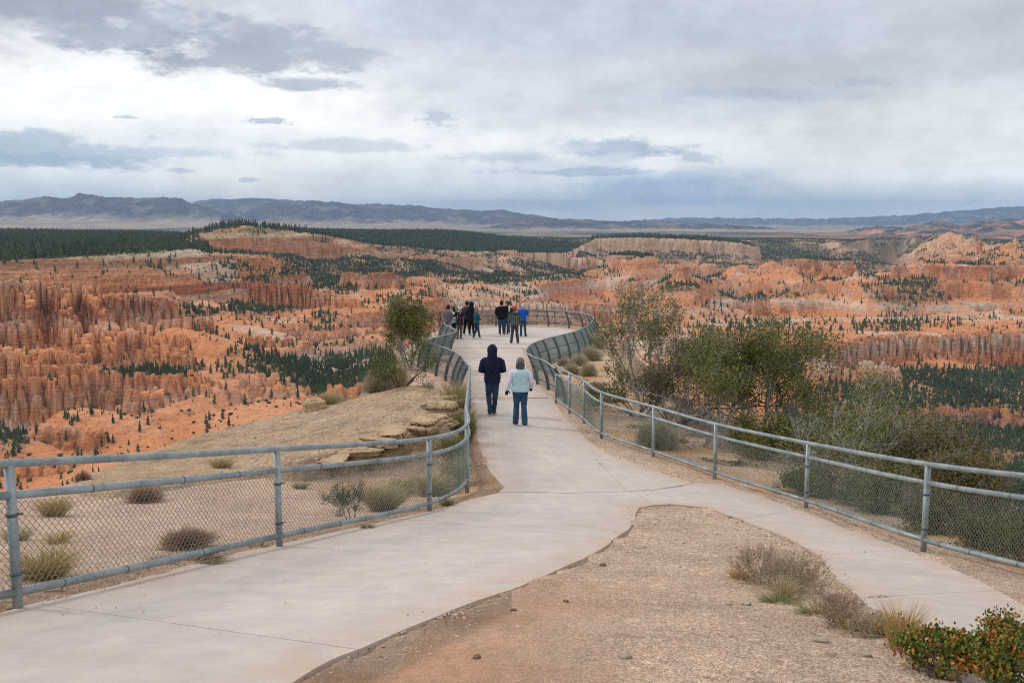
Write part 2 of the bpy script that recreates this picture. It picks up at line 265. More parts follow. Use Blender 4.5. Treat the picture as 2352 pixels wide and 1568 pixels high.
# features: crest points (u, v, d), profile [(distance, drop)...], spur noise, flute noise, pinnacle height, closed area?
CL = lambda top, cliff, tal=.62, lip=0: [(0, 0), (3 + lip, lip * .4), (7 + lip, cliff * .45 + lip * .4), (11 + lip, cliff * .62 + lip * .4), (15 + lip, cliff + lip * .4), (15 + lip + 400, cliff + lip * .4 + 400 * tal)]
DUNE = [(0, 0), (12, 2.5), (40, 19), (100, 58), (400, 240)]
FEAT = [
  # plateau under the forest on the left, edge of the rim
  dict(p=[(-500, 615, 1300), (-200, 606, 1320), (0, 598, 1350), (200, 588, 1400), (350, 581, 1450), (440, 571, 1530), (490, 583, 1600), (470, 570, 1900), (440, 552, 2500), (470, 545, 3300), (300, 537, 4300), (-500, 537, 4300)], area=1, spur=26, flute=3, pin=0,
       prof=[(0, 0), (5, 3), (60, 30), (66, 38), (110, 62), (118, 74), (170, 100), (600, 320)]),
  # second rim with the pale banded cliffs
  dict(p=[(425, 545, 2550), (500, 528, 2650), (560, 516, 2750), (640, 524, 2800), (720, 534, 2850), (790, 545, 2950), (860, 560, 3000), (960, 567, 3150), (1060, 576, 3350), (1180, 578, 3700), (1290, 580, 4100), (1350, 570, 4800), (1200, 543, 6200), (600, 530, 6000), (480, 530, 3400)], area=1, spur=55, flute=7, pin=3,
       prof=[(0, 0), (6, 4), (50, 26), (60, 62), (66, 68), (74, 82), (400, 260)]),
  # the mesa on the right with its two rows of cliffs
  dict(p=[(1320, 572, 4500), (1375, 546, 4550), (1450, 544, 4450), (1600, 549, 4350), (1700, 556, 4250), (1735, 566, 4300), (1700, 556, 4700), (1500, 547, 5400), (1380, 548, 5400)], area=1, spur=40, flute=9, pin=2,
       prof=[(0, 0), (5, 6), (14, 52), (20, 56), (170, 128), (200, 140), (700, 330)]),
  dict(p=[(1400, 602, 4150), (1480, 602, 4020), (1600, 608, 3900), (1750, 616, 3750), (1870, 626, 3600), (1900, 632, 3650)], spur=22, flute=12, pin=5, prof=[(0, 0), (14, 2), (20, 34), (25, 44), (32, 72), (430, 300)]),
  dict(p=[(1240, 585, 4300), (1350, 590, 4200), (1420, 600, 4200)], spur=40, flute=9, pin=4, prof=CL(0, 57)),
  dict(p=[(1870, 622, 4100), (1980, 596, 4300), (2080, 612, 4200), (2180, 622, 4100)], spur=60, flute=6, pin=3, prof=[(0, 0), (30, 12), (90, 50), (98, 80), (500, 300)]),
  dict(p=[(2000, 650, 3300), (2120, 642, 3300), (2250, 640, 3400), (2400, 636, 3400)], spur=60, flute=8, pin=5, prof=CL(0, 26)),
  dict(p=[(1280, 632, 3400), (1400, 640, 3200), (1480, 648, 3150)], spur=50, flute=8, pin=5, prof=CL(0, 45)),
  dict(p=[(1010, 602, 3500), (1120, 612, 3300), (1200, 624, 3200)], spur=50, flute=8, pin=4, prof=CL(0, 36)),
  # mid rows
  dict(p=[(1540, 655, 2800), (1640, 662, 2700), (1700, 668, 2650)], spur=22, flute=10, pin=8, prof=CL(0, 69)),
  dict(p=[(1540, 690, 2350), (1650, 690, 2300), (1780, 690, 2250), (1840, 676, 2250), (1880, 690, 2200)], spur=26, flute=9, pin=6, prof=CL(0, 57)),
  dict(p=[(1180, 652, 2650), (1280, 660, 2600), (1350, 668, 2500)], spur=24, flute=8, pin=5, prof=CL(0, 45)),
  dict(p=[(1090, 690, 2000), (1250, 692, 1980), (1420, 704, 1950), (1560, 712, 1900)], spur=40, flute=9, pin=4, prof=CL(0, 25, .5)),
  dict(p=[(960, 640, 2500), (1060, 648, 2450)], spur=24, flute=8, pin=5, prof=CL(0, 36)),
  # big tree-less bench on the right with the tall banded wall under it
  dict(p=[(1480, 772, 1330), (1560, 776, 1270), (1640, 778, 1290), (1760, 785, 1260), (1900, 784, 1270), (1990, 772, 1330), (2090, 765, 1390), (2200, 762, 1410), (2400, 758, 1420), (2700, 758, 1420), (2700, 730, 1700), (2000, 725, 1720), (1500, 740, 1600)], area=1, spur=38, flute=9, pin=4,
       prof=[(0, 0), (5, 2), (11, 24), (16, 30), (22, 46), (28, 52), (36, 66), (400, 300)]),
  dict(p=[(2000, 738, 1700), (2150, 722, 1750), (2400, 706, 1800)], spur=30, flute=5, pin=0, prof=DUNE),
  dict(p=[(1000, 735, 1500), (1100, 740, 1450), (1180, 750, 1420)], spur=40, flute=8, pin=6, prof=CL(0, 22)),
  # the left amphitheatre
  dict(p=[(-300, 640, 1140), (-120, 632, 1160), (0, 636, 1160), (90, 642, 1160), (200, 645, 1170)], spur=10, flute=10, pin=9, prof=[(0, 0), (5, 1), (10, 34), (14, 40), (22, 72), (430, 300)]),
  dict(p=[(60, 650, 1150), (70, 700, 1100)], spur=6, flute=8, pin=8, prof=CL(0, 40, .9)),
  dict(p=[(150, 650, 1150), (155, 720, 1080), (165, 745, 1055)], spur=6, flute=8, pin=8, prof=CL(0, 42, .9)),
  dict(p=[(205, 655, 1160), (240, 715, 1090), (245, 745, 1060)], spur=6, flute=8, pin=8, prof=CL(0, 40, .9)),
  dict(p=[(-80, 728, 1050), (0, 732, 1045), (60, 730, 1050)], spur=8, flute=8, pin=6, prof=CL(0, 40, .8)),
  dict(p=[(215, 672, 1190), (330, 672, 1210), (400, 690, 1190)], spur=12, flute=8, pin=5, prof=CL(0, 36, .8)),
  dict(p=[(300, 722, 1120), (380, 728, 1110), (470, 722, 1120)], spur=10, flute=8, pin=7, prof=CL(0, 34, .8)),
  dict(p=[(240, 742, 1070), (330, 755, 1050), (400, 762, 1040), (440, 760, 1050)], spur=16, flute=8, pin=6, prof=CL(0, 34, .8)),
  dict(p=[(255, 770, 1020), (250, 800, 980)], spur=8, flute=7, pin=5, prof=CL(0, 28, .8)),
  dict(p=[(195, 765, 1020), (200, 800, 985)], spur=8, flute=7, pin=5, prof=CL(0, 28, .8)),
  dict(p=[(340, 785, 1000), (385, 795, 985)], spur=8, flute=7, pin=5, prof=CL(0, 26, .7)),
  dict(p=[(410, 792, 985), (425, 810, 965)], spur=6, flute=7, pin=5, prof=CL(0, 20, .7)),
  dict(p=[(404, 752, 1090), (470, 766, 1060), (540, 790, 1030), (600, 820, 1000), (640, 850, 960)], spur=8, flute=1, pin=0, prof=DUNE),
  dict(p=[(420, 735, 1220), (540, 742, 1200), (640, 762, 1180)], spur=16, flute=1, pin=0, prof=DUNE),
  dict(p=[(400, 680, 1400), (470, 690, 1380), (560, 712, 1330)], spur=12, flute=2, pin=0, prof=DUNE),
  dict(p=[(566, 770, 1130), (640, 772, 1120), (703, 782, 1110)], spur=12, flute=8, pin=5, prof=CL(0, 20, .7)),
  dict(p=[(480, 604, 1590), (505, 640, 1500), (500, 665, 1440)], spur=10, flute=9, pin=5, prof=CL(0, 40, .8)),
  dict(p=[(540, 636, 1500), (620, 646, 1480), (700, 652, 1480), (760, 664, 1480), (815, 684, 1480)], spur=14, flute=10, pin=6, prof=[(0, 0), (5, 1), (11, 28), (17, 33), (26, 56), (430, 330)]),
  dict(p=[(600, 720, 1400), (660, 705, 1400), (740, 735, 1350)], spur=16, flute=5, pin=3, prof=DUNE),
  dict(p=[(560, 735, 1300), (680, 738, 1300), (780, 750, 1280), (870, 750, 1300)], spur=30, flute=8, pin=6, prof=CL(0, 22, .7)),
  dict(p=[(830, 700, 1700), (930, 686, 1750), (1000, 700, 1700)], spur=20, flute=4, pin=2, prof=DUNE),
  dict(p=[(760, 780, 1200), (860, 785, 1200), (960, 770, 1250)], spur=36, flute=8, pin=6, prof=CL(0, 20, .7)),
  # foreground fins
  dict(p=[(-120, 800, 900), (0, 792, 905), (55, 796, 895), (72, 822, 880)], spur=5, flute=7, pin=6, prof=CL(0, 40, .8)),
  dict(p=[(75, 798, 905), (95, 802, 895)], spur=4, flute=7, pin=4, prof=CL(0, 34, .8)),
  dict(p=[(110, 798, 915), (150, 806, 905), (200, 826, 890)], spur=6, flute=7, pin=5, prof=CL(0, 36, .8)),
  dict(p=[(70, 838, 870), (130, 836, 870), (180, 834, 870), (260, 846, 865), (330, 852, 865), (372, 852, 860)], spur=4, flute=7, pin=5, prof=CL(0, 30, .75)),
  dict(p=[(78, 862, 820), (160, 860, 820)], spur=3, flute=6, pin=3, prof=CL(0, 30, .7)),
  dict(p=[(-60, 862, 815), (8, 858, 815), (35, 862, 812)], spur=3, flute=6, pin=5, prof=CL(0, 32, .7)),
  dict(p=[(372, 852, 850), (455, 850, 845)], spur=4, flute=7, pin=8, prof=CL(0, 24, .75)),
  dict(p=[(312, 892, 800), (350, 882, 805), (385, 868, 815)], spur=3, flute=5, pin=6, prof=CL(0, 22, .75)),
  dict(p=[(455, 870, 835), (520, 880, 830), (570, 884, 825)], spur=4, flute=5, pin=9, prof=CL(0, 14, .6)),
  dict(p=[(570, 850, 900), (620, 855, 890), (660, 870, 870)], spur=6, flute=6, pin=6, prof=CL(0, 18, .6)),
  dict(p=[(636, 880, 830), (720, 882, 830)], spur=3, flute=5, pin=9, prof=CL(0, 11, .55)),
  dict(p=[(760, 880, 800), (830, 874, 800), (872, 858, 800), (890, 838, 800), (935, 838, 800)], spur=3, flute=6, pin=4, prof=CL(0, 26, .7)),
  dict(p=[(180, 936, 790), (260, 950, 760), (330, 975, 730), (380, 1000, 700)], spur=6, flute=1, pin=0, prof=DUNE),
  dict(p=[(300, 960, 770), (400, 930, 790), (470, 905, 815)], spur=6, flute=1, pin=0, prof=DUNE),
  dict(p=[(115, 970, 725), (165, 972, 725), (205, 978, 720)], spur=3, flute=5, pin=5, prof=CL(0, 12, .5)),
  dict(p=[(-80, 1000, 690), (40, 1010, 680), (90, 1040, 660), (160, 1060, 640)], spur=6, flute=2, pin=0, prof=DUNE),
  dict(p=[(-60, 1055, 620), (40, 1050, 625), (140, 1052, 620), (210, 1045, 625)], spur=6, flute=5, pin=6, prof=CL(0, 13, .6)),
]
for f_ in FEAT:
    f_['w'] = [w3(*p) for p in f_['p']]
def canyon_z(x, y):
    """height of the canyon land, with masks: cliff-ness and top-of-plateau"""
    r = np.hypot(x, y); big = r > 2200
    z = base_z(x, y)
    # gullied badland relief, finer near, broader far
    wx = x + 40 * fbm(x / 170, y / 170, 3, 1); wy = y + 40 * fbm(x / 170 + 7, y / 170 - 4, 3, 2)
    rel = ridged(wx / 230, wy / 300, 5, 3, .52) - .62
    relb = ridged(wx / 520 + 3.3, wy / 760 - 1.7, 5, 4, .46) - .60; kb_ = sstep(r, 1300, 2100); rel = rel * (1 - kb_ * .8) + relb * kb_ * 2.7
    amp = np.interp(r, [300, 700, 1100, 1800, 3000, 5000], [9, 14, 34, 70, 125, 150])
    azz = np.arctan2(x, y)
    quiet = sstep(azz, .13, .19) * (1 - sstep(azz, .36, .42)) * sstep(r, 2500, 2900) * (1 - sstep(r, 4600, 5200)) + sstep(azz, -.27, -.2) * (1 - sstep(azz, .02, .08)) * sstep(r, 1900, 2200) * (1 - sstep(r, 3200, 3600))
    z = z + amp * rel * (1 - .72 * quiet)
    z = z * 1.0
    flutex = vor(x / 9, y / 9, 5); fl = (flutex[0] - .45)
    flb = vor(x / 22, y / 22, 6); spn = fbm(x / 75, y / 75, 3, 8); spn2 = ridged(x / 130, y / 130, 3, 9) - .6
    rough = fbm(x / 5, y / 5, 3, 12)
    cleft = 1 - sstep(flutex[1] - flutex[0], .02, .30)
    area = np.zeros(x.shape); cliffm = np.zeros(x.shape)
    fbig = vor(x / 30, y / 30, 16)
    tm = sstep(fbm(x / 420, y / 420, 3, 21), -.3, .02) * sstep(r, 1000, 1350) * (1 - sstep(r, 5200, 6000))
    Pz = np.where(r < 2300, 34., 52.); fa = np.interp(r, [1000, 2200, 4500], [8, 8, 11])
    zt_ = z + fa * (.5 * fl + .9 * (fbig[0] - .45)) * np.interp(r, [1000, 2300], [1, 1]) + 2.5 * rough
    kz = np.floor(zt_ / Pz); fz_ = zt_ / Pz - kz; st = sstep(fz_, .42, .62); z2 = Pz * (kz + .30 * fz_ + .70 * st)
    tm = tm * (1 - .45 * sstep(r, 1400, 2000) * sstep(fbm(x / 260 + 5, y / 260, 2, 29), -.2, .2)); z = z * (1 - tm) + z2 * tm; cliffm = tm * sstep(fz_, .40, .46) * (1 - sstep(fz_, .58, .64))
    flsc = np.interp(r, [800, 2000, 4500], [1., 1.7, 3.2])
    fl2 = vor(x / 26, y / 26, 15); 
    cap = np.interp(r, [2200, 3000, 4500, 6000], [-95, -120, -150, -150]); ov = np.maximum(z - cap, 0) * (r > 2200) * (1 - sstep(azz, .30, .36)); z = z - ov * .88
    for f_ in FEAT:
        P = np.array(f_['w']); reach = 720 if (f_.get('area') and P[:, 1].mean() > 2200) else 260 + f_['spur'] * 3
        m = (x > P[:, 0].min() - reach) & (x < P[:, 0].max() + reach) & (y > P[:, 1].min() - reach) & (y < P[:, 1].max() + reach)
        if not m.any(): continue
        xs, ys = x[m], y[m]
        D, zc = seg_dist(xs, ys, f_['w'], bool(f_.get('area')))
        nz_ = f_['flute'] * .85 * cleft[m] * (P[:, 1].mean() < 2200) + f_['spur'] * (.75 * spn[m] + .5 * spn2[m]) + f_['flute'] * (1.15 * fl[m] * 1.3 + .7 * (flb[0][m] - .5)) * np.where(P[:, 1].mean() > 2200, .4, 1.) + (f_['flute'] * 1.6 * (fl2[0][m] - .5) if P[:, 1].mean() > 2200 else 0)
        if f_.get('area'):
            ins = inside(xs, ys, f_['w']); D = np.where(ins, -D, D)
            D2 = np.maximum(D + nz_ * sstep(D, -f_['spur'] - 10, 5), 0)
            # plateau height: kept near the rim, blended to the average inside
            zt = np.where(ins, zc, zc)
            kk = sstep(-D, 0, 700); zt = zc * (1 - kk) + kk * np.mean(P[:, 2])
            area[m] = np.maximum(area[m], sstep(-D2 - D * 0 + 0, -4, 0) * sstep(-D, -10, 6))
            top = zt + (3.5 * spn[m] * sstep(-D, 0, 60))
        else:
            D2 = np.maximum(D + nz_ - 2.0, 0); top = zc
        pin = f_['pin']
        if pin:
            cell = flutex[2][m] if P[:, 1].mean() < 2200 else fl2[2][m]
            top = top - pin * 1.5 * cell ** 1.5 * (1 if not f_.get('area') else sstep(D, -14, -2)) - pin * .35 * np.clip(fl[m] * 2, 0, 1)
        dr = np.interp(D2, [a for a, _ in f_['prof']], [b for _, b in f_['prof']])
        zf = top - dr - .9 * rough[m] * (dr > 0)
        up = zf > z[m]
        lim = [b for _, b in f_['prof']][-2]
        cm = sstep(dr, .5, 3) * (1 - sstep(dr, lim * .95, lim * 1.1))
        cliffm[m] = np.where(up, cm if f_['prof'] is not DUNE else 0, cliffm[m])
        area[m] = np.where(up & (dr > 3), 0, area[m])
        z[m] = np.maximum(z[m], zf)
        if f_.get('area'):
            gl_ = .3 if P[:, 1].mean() > 2200 else .1; far_ = 420 if gl_ > .2 else 160; gl_, far_ = (.42, 520) if P[:, 1].mean() > 4200 else (gl_, far_); lm_ = zc - 3 - gl_ * np.minimum(D, far_) + .6 * np.maximum(D - far_, 0); z[m] = np.where(~ins & (area[m] < .5), np.minimum(z[m], np.maximum(zf, lm_)), z[m])
            kin = sstep(-D, 2, 45); z[m] = z[m] * (1 - kin) + np.minimum(z[m], zf + 5) * kin; cliffm[m] = cliffm[m] * (1 - kin); area[m] = np.maximum(area[m], (kin > .5) * 1.)
    kf = sstep(r, 5000, 6100); z = z * (1 - kf) + (-148 + 10 * fbm(x / 300, y / 300, 3, 93)) * kf
    return z, cliffm, area
def polar(r_list, a0, a1, nc):
    R = np.array(r_list); A = np.radians(np.linspace(a0, a1, nc)); RR, AA = np.meshgrid(R, A, indexing='ij')
    return RR * np.sin(AA), RR * np.cos(AA), len(R), nc
def grid_faces(nr, nc):
    i = np.arange(nr - 1)[:, None] * nc + np.arange(nc - 1)[None, :]
    return np.stack([i, i + 1, i + nc + 1, i + nc], -1).reshape(-1, 4)
rl = list(np.geomspace(60, 430, 16)[:-1]); r_ = 430.
while r_ < 6300:
    rl.append(r_); r_ += float(np.interp(r_, [430, 600, 750, 1600, 2200, 4500, 6500], [4, 2.4, 2.0, 2.3, 5.0, 9, 60]))
NCC = 1080
cx_, cy_, nr_, nc_ = polar(rl, -30, 30, NCC)
cz_, ccl_, car_ = canyon_z(cx_, cy_)
rr_ = np.hypot(cx_, cy_)
cz_ = np.where(rr_ < 430, np.minimum(cz_, -150), cz_)
print('canyon rows', nr_, 'tris', 2 * (nr_ - 1) * (nc_ - 1), time.time() - T0)
gx = np.gradient(cz_, axis=1) / np.maximum(np.gradient(cx_, axis=1), 1e-3); 
gr = np.gradient(cz_, axis=0) / np.gradient(rr_, axis=0)
ga = np.gradient(cz_, axis=1) / np.maximum(np.hypot(np.gradient(cx_, axis=1), np.gradient(cy_, axis=1)), 1e-3)
slope_ = np.hypot(gr, ga)
# ---- where the pines stand
def ell(u0, v0, ru, rv):        # soft patch as seen from the overlook, on the (azimuth, dip) of each point
    k = 1024 / 2352 / F
    d0 = ray(u0, v0); a_ = math.atan2(d0[0], 1); e_ = math.atan2(d0[2], 1)
    az = np.arctan2(cx_, cy_); el = np.arctan2(cz_, rr_)
    q = np.hypot((az - a_) / (ru * k), (el - e_) / (rv * k)); return 1 - sstep(q, .7, 1.15)
forest = np.zeros(cx_.shape)
for (u0, v0, ru, rv, s_) in [(800, 840, 170, 62, 1), (930, 850, 120, 60, 1), (330, 830, 120, 26, .8), (560, 815, 60, 30, .5), (640, 830, 60, 30, .6),
                             (2230, 990, 360, 165, 1), (2330, 880, 160, 70, .8), (2000, 880, 120, 50, .5), (1900, 950, 120, 80, .6), (2150, 850, 160, 35, .5),
                             (700, 620, 240, 36, .75), (900, 610, 160, 28, .7), (820, 650, 100, 16, .6), (1250, 620, 190, 26, .6), (1420, 580, 80, 30, .6), (1560, 580, 320, 15, 1), (1640, 655, 280, 12, .9), (1480, 650, 80, 14, .7), (1720, 665, 120, 22, .6),
                             (1960, 595, 90, 22, .7), (2050, 660, 110, 18, .7), (1150, 640, 60, 14, .5), (2250, 640, 160, 20, .4), (20, 940, 40, 50, .6), (600, 700, 90, 18, .5), (760, 740, 60, 26, .5), (450, 705, 60, 14, .6), (2130, 790, 60, 12, .3)]:
    forest = np.maximum(forest, s_ * ell(u0, v0, ru, rv))
fn = fbm(cx_ / 120, cy_ / 120, 3, 31)
gully = sstep(-(ridged(cx_ / 230, cy_ / 300, 2, 3) - .62), -.1, .25)
flat = 1 - sstep(slope_, .65, 1.15)
area_in = car_
dens = np.clip(forest * (.65 + .8 * sstep(fn, -.35, .35)), 0, 1) + .035 * (rr_ > 600) + np.where(rr_ > 1500, (.16 + .5 * sstep(rr_, 1700, 2600)) * sstep(gully * .6 + fn, -.05, .4), .05 * gully) + .25 * sstep(rr_, 1000, 1500) * sstep(fn, .15, .5) * gully
dens = dens * flat
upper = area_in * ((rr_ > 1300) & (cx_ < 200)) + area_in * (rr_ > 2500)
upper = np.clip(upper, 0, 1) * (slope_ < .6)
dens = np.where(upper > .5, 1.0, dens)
# ---- colour of the ground by layer, soil and plant litter
def lerp3(a, b, t): return a + (b - a) * t[..., None]
ORANGE = np.array((.66, .275, .125)); DEEP = np.array((.45, .150, .070)); PINK = np.array((.68, .375, .245)); WHITEC = np.array((.74, .58, .46)); CREAM = np.array((.66, .48, .31)); TAN = np.array((.54, .38, .24)); OCHRE = np.array((.58, .31, .14)); MAUVE = np.array((.42, .215, .16))
def strata(z, x, y, seed=0):
    zz = z + 5 * fbm(x / 260, y / 260, 3, 40 + seed) + 1.2 * fbm(x / 25, y / 25, 2, 44 + seed)
    t = (zz + 240) / 12.0; k = np.floor(t).astype(np.int64); f = sstep(t - k, .75, 1.)
    pal = np.array([ORANGE, DEEP, PINK, ORANGE, WHITEC, DEEP, ORANGE, MAUVE, PINK, ORANGE, OCHRE, DEEP, PINK, CREAM, OCHRE, ORANGE])
    idx = lambda k: _perm[(k * 7 + 13) & 4095] % len(pal)
    c = pal[idx(k)] * (1 - f)[..., None] + pal[idx(k + 1)] * f[..., None]
    tb = zz / 3.1; kb = np.floor(tb).astype(np.int64); q = _r3[_perm[kb & 4095], 0]
    return c * (.80 + .42 * q)[..., None]
cr_ = strata(cz_, cx_, cy_)
hf = fbm(cx_ / 400, cy_ / 400, 3, 50)
# far and high: paler, creamier layers
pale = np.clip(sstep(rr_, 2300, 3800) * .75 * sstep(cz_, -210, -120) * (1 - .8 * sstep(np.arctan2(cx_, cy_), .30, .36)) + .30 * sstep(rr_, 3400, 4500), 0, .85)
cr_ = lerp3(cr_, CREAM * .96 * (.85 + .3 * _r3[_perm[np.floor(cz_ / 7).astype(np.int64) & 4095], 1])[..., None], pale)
faraw = sstep(rr_, 4700, 5200) * sstep(np.arctan2(cx_, cy_), .0, .1)
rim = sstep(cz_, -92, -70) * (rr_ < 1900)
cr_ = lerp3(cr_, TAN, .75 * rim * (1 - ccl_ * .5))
soil = np.clip(1 - sstep(slope_, .55, 1.4), 0, 1) * (1 - ccl_)
so_c = lerp3(np.broadcast_to(ORANGE * 1.03, cr_.shape), PINK, sstep(hf, -.1, .5) * .6)
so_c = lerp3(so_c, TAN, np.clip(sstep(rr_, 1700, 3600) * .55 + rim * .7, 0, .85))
wl = sstep(fbm(cx_ / 110, cy_ / 110, 4, 60), .08, .34); so_c = lerp3(so_c, WHITEC, wl * .8 * (rr_ > 1150) * (1 - pale))
reg = fbm(cx_ / 330, cy_ / 330, 3, 90); cr_ = cr_ * (1 + .22 * reg)[..., None] * (1 - .27 * ccl_)[..., None]  # regional tone; cliff faces also darkened in colour to imitate occlusion shade
cr_ = lerp3(cr_, so_c, soil * .72)
wcl = sstep(fbm(cx_ / 45, cy_ / 45, 3, 61), .15, .5) * ccl_ * sstep(-ga * 0 + (cz_ + 1000), 0, 1)
cr_ = lerp3(cr_, np.array((.09, .10, .07)), faraw * sstep(fbm(cx_ / 260, cy_ / 500, 4, 66), -.25, .1) * .9)
litter = np.clip(dens * 1.3, 0, 1) * (rr_ > 500)
cr_ = lerp3(cr_, np.array((.27, .20, .125)), litter * .55)
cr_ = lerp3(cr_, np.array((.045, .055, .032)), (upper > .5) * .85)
# pale bleached feet of the fins: low on the columns
cr_ = lerp3(cr_, WHITEC * .95, wcl * .16 + .62 * sstep(fbm(cx_ / 200, cy_ / 200, 3, 62), .1, .4) * (_r3[_perm[np.floor((cz_ + 3 * fbm(cx_ / 60, cy_ / 60, 2, 63)) / 9).astype(np.int64) & 4095], 2] > .55) * (rr_ > 1000))
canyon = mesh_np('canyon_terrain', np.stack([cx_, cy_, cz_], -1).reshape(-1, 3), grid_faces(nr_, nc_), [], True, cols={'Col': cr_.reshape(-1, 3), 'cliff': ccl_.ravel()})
tag(canyon, 'red orange canyon of fins, cliffs and dunes below the overlook', None, None, 'structure')
m, n, b = new_mat('canyon_rock', .95, .1)
at = n.new('ShaderNodeAttribute'); at.attribute_name = 'Col'
ac = n.new('ShaderNodeAttribute'); ac.attribute_name = 'cliff'
g = n.new('ShaderNodeNewGeometry').outputs['Position']
n1 = n.noise(g, .11, 6, .6); n2 = n.noise(n.scale(g, (.16, .16, .035)), 2.2, 6, .62); n3 = n.noise(n.scale(g, (.02, .02, .55)), 1.0, 4, .6); n4 = n.noise(n.scale(g, (.05, .05, .9)), 1.2, 5, .7)
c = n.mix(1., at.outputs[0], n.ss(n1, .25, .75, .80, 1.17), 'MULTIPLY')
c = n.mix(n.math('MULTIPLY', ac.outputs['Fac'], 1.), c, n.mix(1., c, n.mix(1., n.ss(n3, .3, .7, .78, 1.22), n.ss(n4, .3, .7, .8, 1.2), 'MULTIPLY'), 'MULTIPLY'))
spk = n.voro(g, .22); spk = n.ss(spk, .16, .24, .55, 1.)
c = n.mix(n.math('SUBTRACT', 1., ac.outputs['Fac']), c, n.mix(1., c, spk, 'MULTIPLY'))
n.put(b.inputs['Base Color'], c)
hh = n.math('ADD', n.math('MULTIPLY', n2, 3.0), n.math('MULTIPLY', n4, .7))
bump(n, b, hh, .8, 1.6)
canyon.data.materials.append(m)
ROCK = m
print('canyon built', time.time() - T0)
# ---- far country: plains and mountain ranges
fr = list(np.geomspace(6100, 44000, 270)); fx_, fy_, fnr, fnc = polar(fr, -34, 34, 760)
R2 = np.hypot(fx_, fy_); AZ = np.arctan2(fx_, fy_)
def uaz(u): return math.atan2((u * 1024 / 2352 - 512) / F, 1.0) * 1.008
plain = np.interp(R2, [6000, 9000, 14000, 22000, 40000, 80000], [-150, -190, -230, -270, -440, -1100])
leftrise = sstep(AZ, uaz(1300), uaz(200)) * 1.0
plain = plain + leftrise * np.interp(R2, [6000, 12000, 20000, 26000, 80000], [0, 30, 160, 300, 400]) + 10 * fbm(fx_ / 3000, fy_ / 3000, 4, 70)
fz = plain.copy(); mtn = np.zeros(fx_.shape)
def rng_feature(pts, width, rough, flatn, seed, veg=0.):
    """a range whose skyline is seen along pts (u, v) at d metres"""
    global fz, mtn
    us = np.array([uaz(p[0]) for p in pts]); zs = np.array([w3(*p)[2] for p in pts]); ds = np.array([w3(*p)[1] for p in pts])
    inr = (AZ > us[0] - .02) & (AZ < us[-1] + .02)
    zc = np.interp(AZ, us, zs); dc = np.interp(AZ, us, ds) / np.cos(AZ) * 1.0
    D = (R2 - dc)
    wobx = fbm(fx_ / (width * .9), fy_ / (width * .9), 4, seed) * width * .55
    front = np.clip(1 - np.abs(np.where(D < 0, D + wobx * sstep(-D, 0, width * .4), D)) / width, 0, 1)
    prof = np.where(front > flatn, 1, front / flatn) if flatn < 1 else front
    prof = prof ** 1.25
    sp = ridged(fx_ / (width * .2), fy_ / (width * .4), 5, seed + 3, .6) - .55
    ends = sstep(AZ, us[0] - .012, us[0] + .012) * (1 - sstep(AZ, us[-1] - .012, us[-1] + .012))
    hgt = np.maximum(zc - plain, 5)
    ztop = plain + hgt * prof * ends + rough * sp * np.clip(prof * (1 - prof) * 3.2, 0, 1) * ends + rough * .38 * fbm(fx_ / 420, fy_ / 420, 4, seed + 7) * prof * ends
    up = (ztop > fz) & inr; mtn = np.where(up, np.clip(prof * ends, 0, 1), mtn); fz = np.where(up, ztop, fz)
rng_feature([(-100, 480, 20000), (0, 470, 20000), (40, 462, 20000), (90, 458, 20000), (135, 452, 20000), (160, 456, 20000), (192, 454, 20000), (200, 449, 20000), (235, 449, 20000), (262, 455, 20000), (300, 456, 20000), (330, 457, 20000), (360, 455, 20000), (415, 455, 20000), (432, 459, 20000), (450, 468, 20000), (490, 478, 20000), (560, 492, 20000)], 2900, 260, .82, 100)
rng_feature([(440, 464, 27000), (500, 459, 27000), (575, 456, 27000), (620, 455, 27000), (670, 460, 27000), (800, 470, 27000), (900, 480, 27000)], 3800, 200, .9, 120)
rng_feature([(560, 488, 21500), (600, 474, 21500), (640, 463, 21500), (700, 463, 21500), (790, 467, 21500), (812, 470, 21500), (850, 478, 21500), (900, 490, 21500)], 2900, 260, .85, 140)
rng_feature([(780, 470, 24000), (850, 468, 24000), (930, 473, 24000), (1000, 477, 24000), (1060, 482, 24000), (1140, 486, 24000), (1155, 483, 24000), (1170, 487, 24000), (1220, 494, 24000), (1300, 506, 24000)], 3500, 280, .9, 160)
rng_feature([(1120, 522, 17000), (1190, 505, 17000), (1250, 500, 17000), (1330, 503, 17000), (1400, 508, 17000), (1480, 508, 17000), (1580, 512, 17000), (1660, 516, 17000), (1720, 524, 17000), (1760, 534, 17000)], 1900, 150, .95, 180)
rng_feature([(1400, 510, 36000), (1520, 503, 36000), (1560, 500, 36000), (1640, 501, 36000), (1760, 502, 36000), (1880, 503, 35000), (1960, 500, 34000), (2050, 496, 33000), (2150, 487, 31000), (2250, 480, 31000), (2320, 474, 31000), (2352, 469, 31000), (2500, 460, 31000)], 4800, 300, .9, 200)
rng_feature([(1950, 535, 12500), (2000, 526, 12500), (2060, 528, 12500), (2110, 518, 12000), (2150, 511, 12000), (2190, 518, 12000), (2230, 509, 12000), (2290, 503, 12000), (2352, 505, 12000), (2500, 500, 12000)], 2300, 210, .95, 220)
rng_feature([(1980, 590, 7600), (2080, 556, 7800), (2130, 550, 7800), (2200, 548, 7800), (2300, 560, 7700), (2400, 575, 7700)], 1300, 120, .9, 240)
cp = np.broadcast_to(np.array((.37, .30, .215)), fz.shape + (3,)).copy()
fnz = fbm(fx_ / 1500, fy_ / 2600, 5, 80)
nearband = sstep(R2, 6000, 7000) * (1 - sstep(R2, 11500, 14500))
wood = np.clip(sstep(fnz, -.05, .14) * (.25 + .75 * sstep(AZ, .25, .12) * 0 + nearband), 0, 1)
